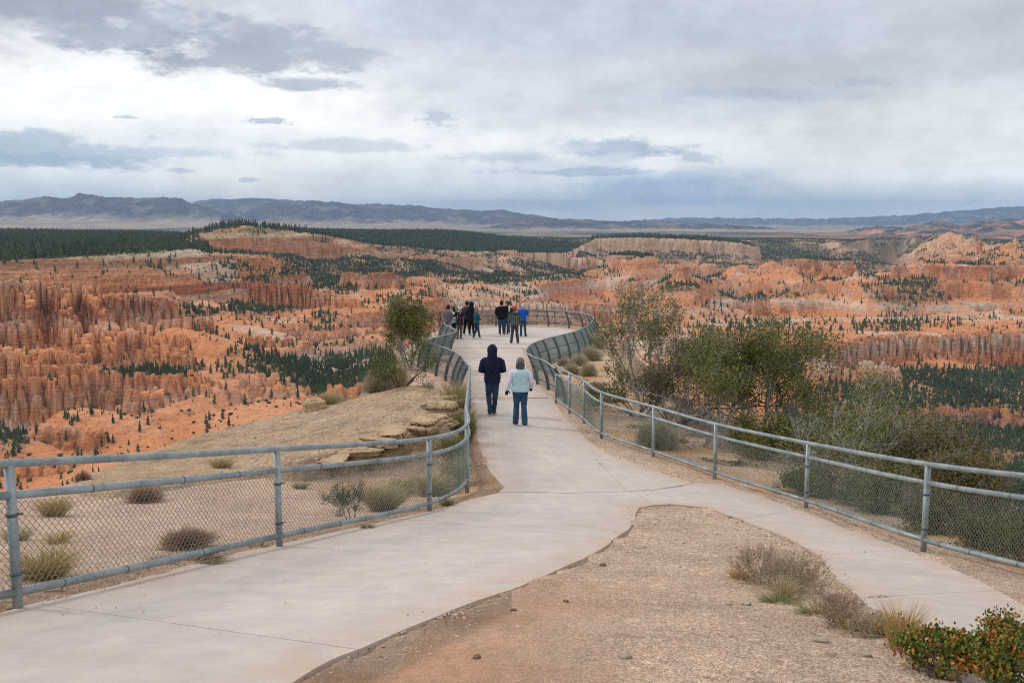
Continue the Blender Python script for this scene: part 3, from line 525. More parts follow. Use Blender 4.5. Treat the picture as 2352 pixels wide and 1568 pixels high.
cp = lerp3(cp, np.array((.055, .070, .052)), np.clip(wood * .9 + nearband * .45, 0, .95) * (1 - mtn * .3))
pk = sstep(fbm(fx_ / 500, fy_ / 900, 4, 84), .12, .3) * nearband * sstep(np.abs(AZ - uaz(450)), .30, .1); cp = lerp3(cp, np.array((.50, .28, .20)), pk * .85)
pk2 = sstep(fbm(fx_ / 420, fy_ / 420, 4, 86), -.12, .25) * sstep(AZ, uaz(1650), uaz(1850)) * (1 - sstep(R2, 12500, 14500)); cp = lerp3(cp, np.array((.52, .22, .14)), pk2 * .8)
gf = np.gradient(fz, axis=0) / np.gradient(R2, axis=0)
mt = sstep(mtn, .02, .25)
mc = lerp3(np.broadcast_to(np.array((.032, .042, .048)), cp.shape), np.array((.17, .15, .13)), sstep(fbm(fx_ / 700, fy_ / 700, 5, 88), .0, .35))
cp = lerp3(cp, mc, mt * .85 * (1 - pk2 * (AZ > uaz(1900)) * (R2 < 13500)))
fz[0, :] -= 25
far = mesh_np('plains_and_mountains', np.stack([fx_, fy_, fz], -1).reshape(-1, 3), grid_faces(fnr, fnc), [], True, cols={'Col': cp.reshape(-1, 3)})
tag(far, 'hazy plains and flat topped mountain ranges on the horizon', None, None, 'structure')
m, n, b = new_mat('far_land', .95, .05)
at = n.new('ShaderNodeAttribute'); at.attribute_name = 'Col'; g = n.new('ShaderNodeNewGeometry').outputs['Position']
c = n.mix(1., at.outputs[0], n.ss(n.noise(g, .004, 8, .7), .3, .7, .6, 1.4), 'MULTIPLY'); n.put(b.inputs['Base Color'], c)
bump(n, b, n.noise(n.scale(g, (1, 1, .4)), .006, 8, .65), .7, 60)
far.data.materials.append(m)
# ---- the air
def haze_box():
    x0, x1, y0, y1, z0, z1 = -32000, 32000, -300, 45000, -700, 560
    V = [(x0, y0, z0), (x1, y0, z0), (x1, y1, z0), (x0, y1, z0), (x0, y0, z1), (x1, y0, z1), (x1, y1, z1), (x0, y1, z1)]
    Fc = [(0, 3, 2, 1), (4, 5, 6, 7), (0, 1, 5, 4), (1, 2, 6, 5), (2, 3, 7, 6), (3, 0, 4, 7)]
    o = mesh_np('haze', np.array(V), np.array(Fc), [], False); tag(o, 'pale blue air between the overlook and the mountains', None, None, 'stuff')
    mm = bpy.data.materials.new('air'); mm.use_nodes = True; mm.node_tree.nodes.clear()
    ou = mm.node_tree.nodes.new('ShaderNodeOutputMaterial'); pv = mm.node_tree.nodes.new('ShaderNodeVolumePrincipled')
    pv.inputs['Color'].default_value = (.44, .65, .99, 1); pv.inputs['Density'].default_value = HAZE; pv.inputs['Anisotropy'].default_value = 0
    mm.node_tree.links.new(pv.outputs[0], ou.inputs['Volume']); o.data.materials.append(mm)
HAZE = 2.8e-5
haze_box()
print('far built', time.time() - T0)
# ================================================================== THE OVERLOOK POINT
def s2(u, v): return u, v
def Hc(x, y):                   # ground height of the overlook (the camera is at height 0)
    h = -np.interp(y, [-6, 0, 3, 6.85, 10.3, 13.9, 18.5, 22.4, 25.4, 30, 46, 60, 90], [-.9, -1.35, -1.95, -2.8, -3.52, -4.22, -4.85, -5.03, -5.17, -5.42, -6.1, -6.65, -7.4]) * -1
    return h - .055 * np.clip(x - .5, 0, 8) * np.interp(y, [4, 9, 20, 26], [.3, 1, 1, .2])
def P(u, v, dz=0.0):            # the point of the path surface (raised by dz) seen at (u, v)
    d = ray(u, v); lo, hi = .3, 140.
    ys = np.linspace(1.0, 100, 3000); f = d[2] * ys - (Hc(d[0] * ys, ys) + dz)
    i = np.argmax(f < 0)
    if i == 0: i = len(ys) - 1
    y0, y1 = ys[i - 1], ys[i]; f0, f1 = f[i - 1], f[i]; y = y0 + (y1 - y0) * f0 / (f0 - f1 + 1e-12)
    return np.array([d[0] * y, y, d[2] * y])
def P2(u, v, dz=0.0): p = P(u, v, dz); return (p[0], p[1])
# ---- edge of the high ground, anticlockwise
EDGE = [(-9, -4), (-9, 5), (-8.2, 9), P2(-60, 1112, .1), P2(60, 1112, .1), P2(140, 1102, .1), P2(185, 1062, .3), P2(238, 1030, .4), P2(300, 1003, .45), P2(380, 975, .5), P2(460, 952, .5), P2(560, 932, .5), P2(640, 915, .5), P2(700, 897, .5), P2(770, 894, .5), P2(900, 887, .5), P2(975, 868, .3), (-3.9, 29), (-3.7, 32), (-3.9, 35), (-4.2, 40), (-4.3, 46), (-4.8, 52), (-3.6, 58.6), (-1.5, 61), (3, 61.4), (5.6, 58.6), (5.5, 52), (4.9, 46), (4.3, 41), (4.0, 36), (4.3, 31), (5.2, 26.5), (6.6, 22), (7.6, 18), (7.6, 14), (7.2, 10), (7.0, 6), (7, -4)]
LEDGE = [P2(*q, .45) for q in [(185, 1072), (238, 1030), (300, 1003), (380, 975), (460, 952), (560, 932), (640, 915), (700, 897), (770, 894), (900, 887), (1015, 888), (1040, 905), (1046, 950), (1052, 985), (1010, 1000), (960, 1003), (900, 1022), (800, 1030), (700, 1045), (600, 1040), (480, 1050), (380, 1062), (250, 1078)]]
def pts2(a): return [(p[0], p[1], 0.) for p in a]
def near_z(x, y):
    z = Hc(x, y)
    ins = inside(x, y, pts2(EDGE)); d, _ = seg_dist(x, y, pts2(EDGE), True); sd = np.where(ins, -d, d)
    sdn = sd + .35 * fbm(x * .9, y * .9, 4, 301) * sstep(sd, -3, 0) + .12 * fbm(x * 4, y * 4, 3, 303) * sstep(sd, -2, 0)
    # rock slab left of the fence
    li = inside(x, y, pts2(LEDGE)); ld, _ = seg_dist(x, y, pts2(LEDGE), True); ls = np.where(li, ld, -ld)
    ls = ls + .28 * fbm(x * 1.3, y * 1.3, 4, 305) + .09 * fbm(x * 6, y * 6, 3, 307)
    lm = np.where(ls > 0, 1, 0) * 1.0
    front = sstep(x, -5.5, -2.2)              # the slab stands highest at its right-hand end
    step_ = sstep(ls, -.02, .10) * .30 + sstep(ls, .16, .28) * .18 + sstep(ls, .5, .8) * .07
    lz = (.15 + .85 * front) * step_ * 1.05 + .05 * fbm(x * 1.2, y * 1.2, 4, 309) * (ls > 0) 
    z = z + lz + (ls > .1) * (.035 * ridged(x * 2.6, y * 5.5, 4, 319) * (.3 + front) + .05 * np.round(3 * fbm(x * .9 + y * .5, y * 2.2, 4, 321)) / 3)
    # hollow in front of the slab
    hol = np.exp(-(((x + 1.9) / 1.3) ** 2 + ((y - 17.0) / 1.2) ** 2)); z = z - .28 * hol * (ls < .05)
    # ground just outside the fences, bumps
    z = z + .035 * fbm(x * .8, y * .8, 4, 311) + .012 * fbm(x * 5, y * 5, 3, 313)
    # mound in the fork of the paths
    fork = np.exp(-(((x - 1.5) / 1.8) ** 2 + ((y - 5.2) / 2.6) ** 2)); z = z + .04 * fork
    out = np.maximum(sdn, 0)
    steep = np.interp(out, [0, .25, .6, 1.2, 2.5, 6, 20, 60, 200], [0, .25, .5, 1.3, 2.4, 6.5, 19, 50, 150])
    rt = sstep(x, 4, 7.5) * sstep(y, 3, 8) * (1 - sstep(y, 26, 31))     # bushy slope on the right falls more gently at first
    gent = np.interp(out, [0, 1.5, 5, 10, 20, 60, 200], [0, .55, 2.6, 6.8, 17, 50, 150])
    z = z - (steep * (1 - rt) + gent * rt)
    z = z + .22 * fbm(x * .5, y * .5, 4, 315) * sstep(out, .1, 2)
    return z, sd, ls
def zn(x, y):
    a, _, _ = near_z(np.array([float(x)]), np.array([float(y)])); return float(a[0])
# ---- paved path: slabs with open joints
def outline(l): return [P2(*q) for q in l]
UL = [(1145, 1131), (1158, 1120), (1140, 1100), (1112, 1060), (1098, 1013)]     # left edge of the top branch, going away
JA = P2(1098, 1013), P2(1348, 1011)
slab_defs = []
slab_defs.append(outline([(-260, 1500), (0, 1410), (75, 1388), (824, 1495), (790, 1507), (760, 1520), (720, 1542), (680, 1568), (640, 1600), (600, 1650), (560, 1760), (-400, 1800)]))          # nearest left slab
slab_defs.append(outline([(75, 1388), (250, 1350), (520, 1275), (850, 1205), (907, 1191.5), (1150, 1215), (1406, 1241), (1400, 1250), (1340, 1285), (1240, 1330), (1180, 1355), (1100, 1380), (1050, 1399), (1000, 1420), (940, 1444), (880, 1470), (824, 1495)]))
slab_defs.append(outline([(907, 1191.5), (1000, 1172), (1090, 1145), (1147, 1132), (1300, 1133.8), (1436, 1129.8), (1453, 1129), (1501, 1160.5), (1470, 1166), (1460, 1180), (1460, 1192), (1445, 1216), (1406, 1241), (1150, 1215)]))
slab_defs.append(outline([(1453, 1129), (1500, 1126), (1560, 1118), (1600, 1109), (1660, 1112), (1760, 1145), (1832, 1170.5), (1702, 1192.5), (1620, 1166), (1540, 1158), (1501, 1160.5)]))
slab_defs.append(outline([(1832, 1170.5), (1900, 1195), (2050, 1250), (2082, 1262.5), (1882, 1276.5), (1800, 1232), (1702, 1192.5)]))
slab_defs.append(outline([(2082, 1262.5), (2150, 1290), (2250, 1335), (2292, 1358), (1974, 1375), (1920, 1330), (1882, 1276.5)]))
slab_defs.append(outline([(2292, 1358), (2352, 1392), (2500, 1480), (2700, 1620), (2300, 1640), (2150, 1520), (2060, 1440), (1990, 1390), (1974, 1375)]))
slab_defs.append(outline([(1145, 1131), (1158, 1120), (1140, 1100), (1112, 1060), (1098, 1013), (1349, 1011.5), (1374, 1060), (1413, 1098), (1436, 1129), (1300, 1133)]))
slab_defs.append(outline([(1349, 1011.5), (1400, 1045), (1500, 1078), (1592, 1108), (1560, 1116), (1500, 1125), (1436, 1129), (1413, 1098), (1374, 1060)]))
slab_defs.append(outline([(1098, 1013), (1088, 960), (1080, 916), (1268, 915), (1300, 960), (1349, 1011.5)]))
slab_defs.append(outline([(1079, 914.5), (1076, 880), (1075, 862), (1218, 861), (1240, 885), (1266, 913.5)]))
_pl = [(1075, 861)] ; 
slab_defs.append(outline([(1074, 860.5), (1070, 838), (1052, 815), (1032, 800), (1200, 800), (1206, 830), (1217, 859.5)]))
far_out = [P2(1031, 799.5), P2(1018, 790), P2(1036, 779), (-2.9, 50), (-3.6, 53), (-3.4, 56), (-2.2, 58.2), (.2, 59.2), (2.6, 58.6), (4.2, 56.2), (4.7, 52.5), (4.3, 48.5), (3.6, 45.5), P2(1255, 815), P2(1202, 799)]
slab_defs.append([far_out[i] for i in (0, 1, 2)] + [(-2.75, 47.6), (3.9, 46.4)] + far_out[12:])
slab_defs.append([(-2.75, 47.65)] + far_out[3:12] + [(3.92, 46.45)])
ALLPATH = [pts2(s) for s in slab_defs]
def path_sd(x, y):
    best = np.full(x.shape, 9.)
    for s in ALLPATH:
        xs = [p[0] for p in s]; ys = [p[1] for p in s]
        m = (x > min(xs) - 1.2) & (x < max(xs) + 1.2) & (y > min(ys) - 1.2) & (y < max(ys) + 1.2)
        if not m.any(): continue
        d, _ = seg_dist(x[m], y[m], s, True); i = inside(x[m], y[m], s); best[m] = np.minimum(best[m], np.where(i, -d, d))
    return best
def in_poly_pt(px, py, poly): return bool(inside(np.array([px]), np.array([py]), pts2(poly))[0])
# ---- ground sheet
gr_l = list(np.r_[np.geomspace(1.7, 11, 170)[:-1], np.geomspace(11, 32, 300)[:-1], np.geomspace(32, 75, 90)]); GX, GY, gnr, gnc = polar(gr_l, -37, 37, 640)
GZ, GSD, GLS = near_z(GX, GY)
PSD = path_sd(GX, GY)
GZ = GZ + .018 * (GX < np.interp(GY, [0, 6, 10, 14], [-4, -3.2, -1.9, .2])) * (PSD > -.1) * (1 - sstep(PSD, .2, .8)) - .035 * sstep(-PSD, -.05, .12) - .02 * (PSD < 1.0) * (1 - sstep(PSD, .0, .5)) * (1 - (fbm(GX * 1.5, GY * 1.5, 3, 330) > .0) * .9)
spill = .036 * sstep(fbm(GX * 1.1, GY * 1.1, 4, 331), -.05, .35) * (1 - sstep(np.abs(PSD - .03), .05, .26)); GZ = GZ + spill
gravel = np.array((.52, .40, .305)); tanrock = np.array((.52, .375, .24)); redsoil = np.array((.52, .295, .185)); osoil = np.array((.46, .27, .135)); pinkg = np.array((.54, .39, .305)); scrub = np.array((.17, .14, .085))
gc = np.broadcast_to(gravel, GX.shape + (3,)).copy()
softm = sstep(-(GX - .05 - (GY - 3) * .16) + .5 * fbm(GX * 1.3, GY * 1.3, 4, 342), -.6, .6) * (PSD > 0) * (1 - sstep(GY + fbm(GX, GY, 3, 343), 6, 10)) * (GX > -3); gc = lerp3(gc, redsoil, softm * .85 * sstep(fbm(GX * .7, GY * .7, 3, 340), -.6, .3))
softm = sstep(-(GX - .05 - (GY - 3) * .16) + .5 * fbm(GX * 1.3, GY * 1.3, 4, 342), -.6, .6) * (PSD > 0) * (1 - sstep(GY + fbm(GX, GY, 3, 343), 6, 10)) * (GX > -3)
leftof = (GX < -.6) & (GY > 5)
gc = lerp3(gc, pinkg, leftof * (GLS < 0) * (GSD < 0) * .9)
gc = lerp3(gc, tanrock * np.array((1, 1, 1)), (GLS > -.1) * (GSD < 2) * .92 * (1 - .45 * sstep(fbm(GX * .6, GY * .6, 3, 345), .0, .35)))
gc = lerp3(gc, osoil, np.clip(np.exp(-(((GX + 1.9) / 1.5) ** 2 + ((GY - 17.0) / 1.3) ** 2)) * 1.3, 0, 1) * (GLS < .05) * .85)
rightof = GX > np.interp(GY, [3, 9, 12, 16, 20, 24, 28], [5.2, 5.5, 5.3, 4.8, 3.4, 2.0, 1.5])
gc = lerp3(gc, osoil * 1.15, rightof * sstep(fbm(GX * .5, GY * .5, 3, 350), -.1, .2) * .8)
gc = lerp3(gc, scrub, sstep(GSD, .6, 3) * .55)
gc = lerp3(gc, np.array((.46, .24, .13)), sstep(GSD, 4, 9) * .8)
rockm = np.clip(sstep(GLS, -.12, .0) + (GSD > -.3) * .8, 0, 1) * (GSD < 6)
litterm = (1 - sstep(np.abs(PSD - .22), .12, .3)) * (PSD > 0) * (GX < 0) * (GY < 24)
gc = lerp3(gc, np.array((.20, .145, .095)), litterm * .55)
ground = mesh_np('ground', np.stack([GX, GY, GZ], -1).reshape(-1, 3), grid_faces(gnr, gnc), [], True, cols={'Col': gc.reshape(-1, 3), 'rock': rockm.ravel(), 'soft': softm.ravel()})
tag(ground, 'gravelly pale ground and rock slab of the overlook point', None, None, 'structure')
m, n, b = new_mat('gravel_and_rock', .95, .1)
at = n.new('ShaderNodeAttribute'); at.attribute_name = 'Col'; ar = n.new('ShaderNodeAttribute'); ar.attribute_name = 'rock'
g = n.new('ShaderNodeNewGeometry').outputs['Position']
v1 = n.voro(g, 80); vc = n.voro(g, 80, out=1); v2c = n.voro(g, 170, out=1); v3c = n.voro(g, 17, out=1); v3 = n.voro(g, 17)
sepc = n.new('ShaderNodeSeparateColor'); n.l.new(vc, sepc.inputs[0]); sep2 = n.new('ShaderNodeSeparateColor'); n.l.new(v2c, sep2.inputs[0]); sep3 = n.new('ShaderNodeSeparateColor'); n.l.new(v3c, sep3.inputs[0])
stones = n.mix(1., n.ss(sepc.outputs[0], 0, 1, .62, 1.34), n.ss(sep2.outputs[1], 0, 1, .78, 1.2), 'MULTIPLY')
stones = n.mix(1., stones, n.mix(n.ss(sepc.outputs[1], .6, .9), (1, 1, 1, 1), (1.12, .92, .86, 1)), 'MULTIPLY')
big3 = n.mix(n.ss(sep3.outputs[0], .82, .86), (1, 1, 1, 1), n.ss(sep3.outputs[1], 0, 1, .75, 1.3))
stones = n.mix(1., stones, big3, 'MULTIPLY')
patch = n.noise(g, .9, 6, .62)
rk = n.mix(1., n.ss(n.noise(n.scale(g, (1, 1, 3)), 2.2, 9, .68), .3, .7, .62, 1.3), n.ss(n.noise(g, 30, 5, .7), .3, .7, .75, 1.25), 'MULTIPLY')
asm = n.new('ShaderNodeAttribute'); asm.attribute_name = 'soft'; stones = n.mix(n.math('MULTIPLY', asm.outputs['Fac'], .75), stones, n.ss(n.noise(g, 14, 8, .7), .3, .7, .82, 1.14))
k = n.mix(n.math('MULTIPLY', ar.outputs['Fac'], n.ss(patch, .42, .55, 1., .35)), stones, rk)
c = n.mix(1., at.outputs[0], k, 'MULTIPLY'); c = n.mix(1., c, n.ss(patch, .3, .7, .85, 1.15), 'MULTIPLY')
n.put(b.inputs['Base Color'], c)
hgt = n.math('ADD', n.math('MULTIPLY', v1, -.007), n.math('MULTIPLY', n.noise(g, 6, 9, .7), .06))
bump(n, b, n.math('ADD', hgt, n.math('MULTIPLY', ar.outputs['Fac'], n.math('MULTIPLY', n.noise(n.scale(g, (1, 1, 3)), 3.2, 10, .72), .16))), 1., 1.)
ground.data.materials.append(m); GRAVEL = m
print('ground', time.time() - T0)
# ---- concrete
m, n, b = new_mat('pink_grey_concrete', .85, .25); g = n.new('ShaderNodeNewGeometry').outputs['Position']
c = n.mix(n.ss(n.noise(g, .55, 6, .6), .3, .7), srgb(186, 175, 168) + (1,), srgb(197, 187, 180) + (1,))
c = n.mix(1., c, n.mix(1., n.ss(n.noise(g, 3.5, 7, .68), .25, .75, .90, 1.08), n.ss(n.noise(g, .22, 5, .6), .35, .65, .95, 1.03), 'MULTIPLY'), 'MULTIPLY'); c = n.mix(1., c, n.ss(n.noise(g, 140, 3, .7), .2, .8, .93, 1.07), 'MULTIPLY')
spk = n.voro(g, 2.3); c = n.mix(n.ss(spk, .018, .024), (.10, .08, .07, 1), c)
apd = n.new('ShaderNodeAttribute'); apd.attribute_name = 'edge'
dust = n.math('MULTIPLY', apd.outputs['Fac'], n.ss(n.noise(g, 2.2, 8, .7), .35, .62)); c = n.mix(n.math('MULTIPLY', dust, .85), c, (.50, .36, .27, 1))
gritm = n.math('MULTIPLY', n.ss(n.noise(g, 1.3, 4, .6), .48, .66), n.math('ADD', n.math('MULTIPLY', apd.outputs['Fac'], .9), .12)); grit = n.ss(n.voro(g, 90), .14, .22, 1., 0.); c = n.mix(n.math('MULTIPLY', grit, gritm), c, (.20, .155, .12, 1))
n.put(b.inputs['Base Color'], c); bump(n, b, n.noise(g, 60, 4, .6), .25, .004)
CONC = m
def slab(poly, name='path_slab'):
    # round the outline a little with finer points, ragged where sand covers it
    out = []
    N = len(poly)
    for i in range(N):
        a = np.array(poly[i]); b_ = np.array(poly[(i + 1) % N]); L = np.linalg.norm(b_ - a); k = max(1, int(L / .22))
        for j in range(k): out.append(a + (b_ - a) * j / k)
    out = np.array(out); xs, ys = out[:, 0], out[:, 1]
    step = .28 if ys.min() < 30 else .6
    gx_, gy_ = np.meshgrid(np.arange(xs.min(), xs.max(), step), np.arange(max(ys.min(), .6), ys.max(), step)); gx_, gy_ = gx_.ravel(), gy_.ravel()
    o3 = [(p[0], p[1], 0.) for p in out]
    d, _ = seg_dist(gx_, gy_, o3, True); ok = inside(gx_, gy_, o3) & (d > step * .45)
    allp = [Vector((float(p[0]), float(p[1]))) for p in out] + [Vector((float(a), float(b_))) for a, b_ in zip(gx_[ok], gy_[ok])]
    ne = len(out); V, E_, Fc, *_r = delaunay_2d_cdt(allp, [(i, (i + 1) % ne) for i in range(ne)], [], 1, 1e-4)
    V = np.array([(p[0], p[1]) for p in V]); z = Hc(V[:, 0], V[:, 1]) + .014
    n0 = len(V); top = np.column_stack([V, z])
    cnt = {}
    for f in Fc:
        for i in range(len(f)):
            e = (f[i], f[(i + 1) % len(f)]); cnt[e] = cnt.get(e, 0) + 1
    side = [e for e in cnt if (e[1], e[0]) not in cnt]
    faces = [tuple(f) for f in Fc] + [(a, a + n0, b_ + n0, b_) for a, b_ in side]
    bot = top.copy(); bot[:, 2] -= .13
    me = bpy.data.meshes.new(name); me.from_pydata([tuple(p) for p in np.vstack([top, bot])], [], faces)
    e = np.zeros(n0)
    for rad, wt in ((.08, 1.), (.2, .8), (.38, .5), (.6, .25)):
        for a in np.arange(8) * .785: e = np.maximum(e, wt * (path_sd(V[:, 0] + rad * math.cos(a), V[:, 1] + rad * math.sin(a)) > .035))
    e = np.r_[e, e]
    at_ = me.attributes.new('edge', 'FLOAT', 'POINT'); at_.data.foreach_set('value', (e).astype(np.float32))
    me.materials.append(CONC); o = bpy.data.objects.new(name, me); COL.objects.link(o); return o
# distance to the outer edge must ignore joints: shrink each slab 4 mm instead
path = empty('path', (0, 0, 0)); tag(path, None, None, None, 'structure')
_c = {}
for poly in slab_defs:
    c0 = np.mean(np.array(poly), 0); pl = [tuple(np.array(p) + (c0 - np.array(p)) / np.linalg.norm(c0 - np.array(p)) * .0055) for p in poly]
    o = slab(pl); o.parent = path
print('path', time.time() - T0)
# ================================================================== PINES OF THE CANYON
rt_ = np.random.default_rng(11)
def pine_mats():
    a = simple_mat('pine_needles', (.062, .085, .048), .9, .1, .45, .35, bs=0)
    b_ = simple_mat('pine_bark', (.16, .11, .075), .95, .1, .2, 2, bs=0); return a, b_
PN, PB = pine_mats()
def _pn():
    n = NT(PN.node_tree); b = PN.node_tree.nodes['Principled BSDF']; g = n.new('ShaderNodeNewGeometry').outputs['Position']
    c = n.ramp(n.voro(g, .11, out=1), [(0, (.040, .060, .036)), (.5, (.062, .085, .046)), (1, (.095, .115, .060))]); n.put(b.inputs['Base Color'], n.mix(1., c, n.ss(n.noise(g, .012, 4, .6), .3, .7, .75, 1.3), 'MULTIPLY'))
_pn()
def cone_layers(seed, layers, pts, H=1.0, wid=.2, start=.12):
    r = np.random.default_rng(seed); V = []; Fc = []
    for k in range(layers):
        t = k / layers; zb = H * (start + (1 - start) * t * .93); zt = zb + H * (1 - start) / layers * (1.9 - .5 * t)
        R = wid * (1 - t) ** .8 * (.75 + .5 * r.random()) * (1 if t > .12 else .75) + .012; ox, oy = r.normal(0, .012, 2)
        i0 = len(V); V.append((ox, oy, min(zt, H * 1.02)))
        a0 = r.random() * 6.28
        for j in range(pts):
            a = a0 + j * 2 * math.pi / pts; q = R * (1.15 if j % 2 == 0 else .5) * (.7 + .6 * r.random()); V.append((ox + q * math.cos(a), oy + q * math.sin(a), zb - (.035 if j % 2 == 0 else -.02) * H + r.normal(0, .01)))
        for j in range(pts): Fc.append((i0, i0 + 1 + j, i0 + 1 + (j + 1) % pts))
    return V, Fc
def trunk_geo(H, r0, n_=5):
    V = []; Fc = []
    for z, r in ((-.04, r0), (H, r0 * .35)):
        for j in range(n_): V.append((r * math.cos(j * 6.283 / n_), r * math.sin(j * 6.283 / n_), z))
    for j in range(n_): Fc.append((j, (j + 1) % n_, n_ + (j + 1) % n_)); Fc.append((j, n_ + (j + 1) % n_, n_ + j))
    return V, Fc
def mk_mesh(name, V, Fc, mats, smooth=False):
    me = bpy.data.meshes.new(name); me.from_pydata(V, [], Fc)
    for m in (mats if isinstance(mats, (list, tuple)) else [mats]): me.materials.append(m)
    if smooth: me.polygons.foreach_set('use_smooth', [True] * len(me.polygons))
    return me
# which points of the canyon can be seen from the overlook
T_ = cz_ / rr_; cm = np.maximum.accumulate(T_, axis=0); cmprev = np.vstack([np.full((1, nc_), -9.), cm[:-1]])
nearT = (GZ / np.hypot(GX, GY)).max(axis=0)                # skyline of the near ground for each direction
gaz = np.radians(np.linspace(-37, 37, gnc)); caz = np.radians(np.linspace(-30, 30, nc_)); nT = np.interp(caz, gaz, nearT)
block = np.maximum(cmprev, nT[None, :])
def pick(mask_w, n_):
    w = mask_w.ravel(); s = w.sum()
    if s <= 0: return np.zeros(0, int)
    return rt_.choice(w.size, size=n_, p=w / s)
cell = np.gradient(rr_, axis=0) * rr_ * (math.radians(60) / nc_)
hgt_t = 11.0
vis = (cz_ + hgt_t) / rr_ > block
canyon_w = np.where((upper <= .5) & vis & (rr_ > 480), dens, 0) * cell
forest_w = np.where((upper > .5) & ((cz_ + 16) / rr_ > cmprev), 1., 0) * cell
SPC_C, SPC_F = 17., 58.          # square metres per pine
wn = canyon_w * (rr_ < 1650); wf_ = canyon_w * (rr_ >= 1650); nN = int(min(wn.sum() / 13., 26000)); nFr = int(min(wf_.sum() / 22., 52000)); print('pines near/far', nN, nFr, wn.sum(), wf_.sum()); nF = int(min(forest_w.sum() / SPC_F, 60000))
ic = np.r_[pick(wn, nN), pick(wf_, nFr)]; iff = pick(forest_w, nF)
def jit(idx):
    x, y, z, r = cx_.ravel()[idx], cy_.ravel()[idx], cz_.ravel()[idx], rr_.ravel()[idx]
    jr = rt_.uniform(-.5, .5, len(idx)) * np.gradient(rr_[:, 0])[idx // nc_]; ja = rt_.uniform(-.5, .5, len(idx)) * math.radians(60) / nc_
    a = np.arctan2(x, y) + ja; rn = r + jr; g_ = gr.ravel()[idx]
    return np.stack([rn * np.sin(a), rn * np.cos(a), z + jr * g_ - .3], -1)
pc, pf = jit(ic), jit(iff)
hc = (2.2 + 9.5 * rt_.random(len(pc)) ** 1.8); hf_ = 8 + 15 * rt_.random(len(pf)) ** 1.6
# the 300 that show largest stand as trees of their own
rc = np.hypot(pc[:, 0], pc[:, 1]); uvis = np.abs(pc[:, 0] / pc[:, 1]) < .50
size = hc / rc * uvis; order = np.argsort(-size); top300 = order[:300]; rest = order[300:]
VAR = []
for k in range(5):
    V, Fc = cone_layers(500 + k, 9, 8, 1., (.21, .17, .25, .19, .23)[k], .14); cm_ = mk_mesh('crown', V, Fc, PN)
    V, Fc = trunk_geo(.9, .016); tm_ = mk_mesh('trunk', V, Fc, PB); VAR.append((cm_, tm_))
REG = [(-.40, 'dark green pine among the red fins at the far left of the canyon'), (-.22, 'dark green pine on the orange slopes below the left cliffs'), (-.05, 'dark green pine in the wooded hollow left of the overlook'), (.16, 'dark green pine on the canyon floor behind the overlook'), (.34, 'dark green pine on the canyon floor beyond the right shrubs'), (9, 'dark green pine in the wooded valley at the far right')]
SPARE = []
def put_pine(p, h, k, label, group, cat='tree'):
    r = bpy.data.objects.new('pine_tree', None); COL.objects.link(r); r.location = p; r.scale = (h, h, h); r.rotation_euler = (0, 0, rt_.random() * 6.28); r.empty_display_size = .1
    tag(r, label, cat, group)
    for nm, me in (('crown', VAR[k][0]), ('trunk', VAR[k][1])):
        o = bpy.data.objects.new(nm, me); COL.objects.link(o); o.parent = r
for i in top300:
    a = pc[i, 0] / pc[i, 1]; lab = next(l for q, l in REG if a < q)
    put_pine(tuple(pc[i]), float(hc[i]), int(rt_.integers(5)), lab, 'pines: ' + lab.split(' pine ')[1])
def woods(name, pts, hs, label, wid, blob=False):
    me = bpy.data.meshes.new(name); me.vertices.add(len(pts)); me.vertices.foreach_set('co', pts.astype(np.float32).ravel())
    a = me.attributes.new('h', 'FLOAT', 'POINT'); a.data.foreach_set('value', hs.astype(np.float32))
    a = me.attributes.new('rot', 'FLOAT', 'POINT'); a.data.foreach_set('value', rt_.uniform(0, 6.28, len(pts)).astype(np.float32))
    o = bpy.data.objects.new(name, me); COL.objects.link(o); tag(o, label, None, None, 'stuff')
    V, Fc = cone_layers(77, 5, 6, 1., wid, .08); V2, F2 = trunk_geo(.5, .02, 3); k0 = len(V)
    if blob:
        r9 = np.random.default_rng(5); bm = bmesh.new(); bmesh.ops.create_icosphere(bm, subdivisions=1, radius=.5)
        V = [tuple(np.array(v.co[:]) * r9.uniform(.7, 1.2) * np.array((1.15, 1.15, .8)) + np.array((0, 0, .32))) for v in bm.verts]; Fc = [tuple(v.index for v in f.verts) for f in bm.faces]; bm.free(); k0 = len(V)
    tm = mk_mesh(name + '_unit', V + V2, Fc + [tuple(i + k0 for i in f) for f in F2], [PN]); to = bpy.data.objects.new(name + '_unit', tm)
    ng = bpy.data.node_groups.new(name, 'GeometryNodeTree'); ng.interface.new_socket('Geometry', in_out='INPUT', socket_type='NodeSocketGeometry'); ng.interface.new_socket('Geometry', in_out='OUTPUT', socket_type='NodeSocketGeometry')
    N = ng.nodes; gi = N.new('NodeGroupInput'); go = N.new('NodeGroupOutput'); ip = N.new('GeometryNodeInstanceOnPoints'); oi = N.new('GeometryNodeObjectInfo'); oi.inputs['Object'].default_value = to
    ah = N.new('GeometryNodeInputNamedAttribute'); ah.data_type = 'FLOAT'; ah.inputs[0].default_value = 'h'; arr = N.new('GeometryNodeInputNamedAttribute'); arr.data_type = 'FLOAT'; arr.inputs[0].default_value = 'rot'
    cx = N.new('ShaderNodeCombineXYZ'); L = ng.links; L.new(arr.outputs[0], cx.inputs[2]); L.new(gi.outputs[0], ip.inputs['Points']); L.new(oi.outputs['Geometry'], ip.inputs['Instance']); L.new(cx.outputs[0], ip.inputs['Rotation']); L.new(ah.outputs[0], ip.inputs['Scale']); L.new(ip.outputs[0], go.inputs[0])
    md = o.modifiers.new('scatter', 'NODES'); md.node_group = ng; return o
woods('canyon_pine_woods', pc[rest], hc[rest], 'scattered dark pines over the canyon slopes and floor', .24)
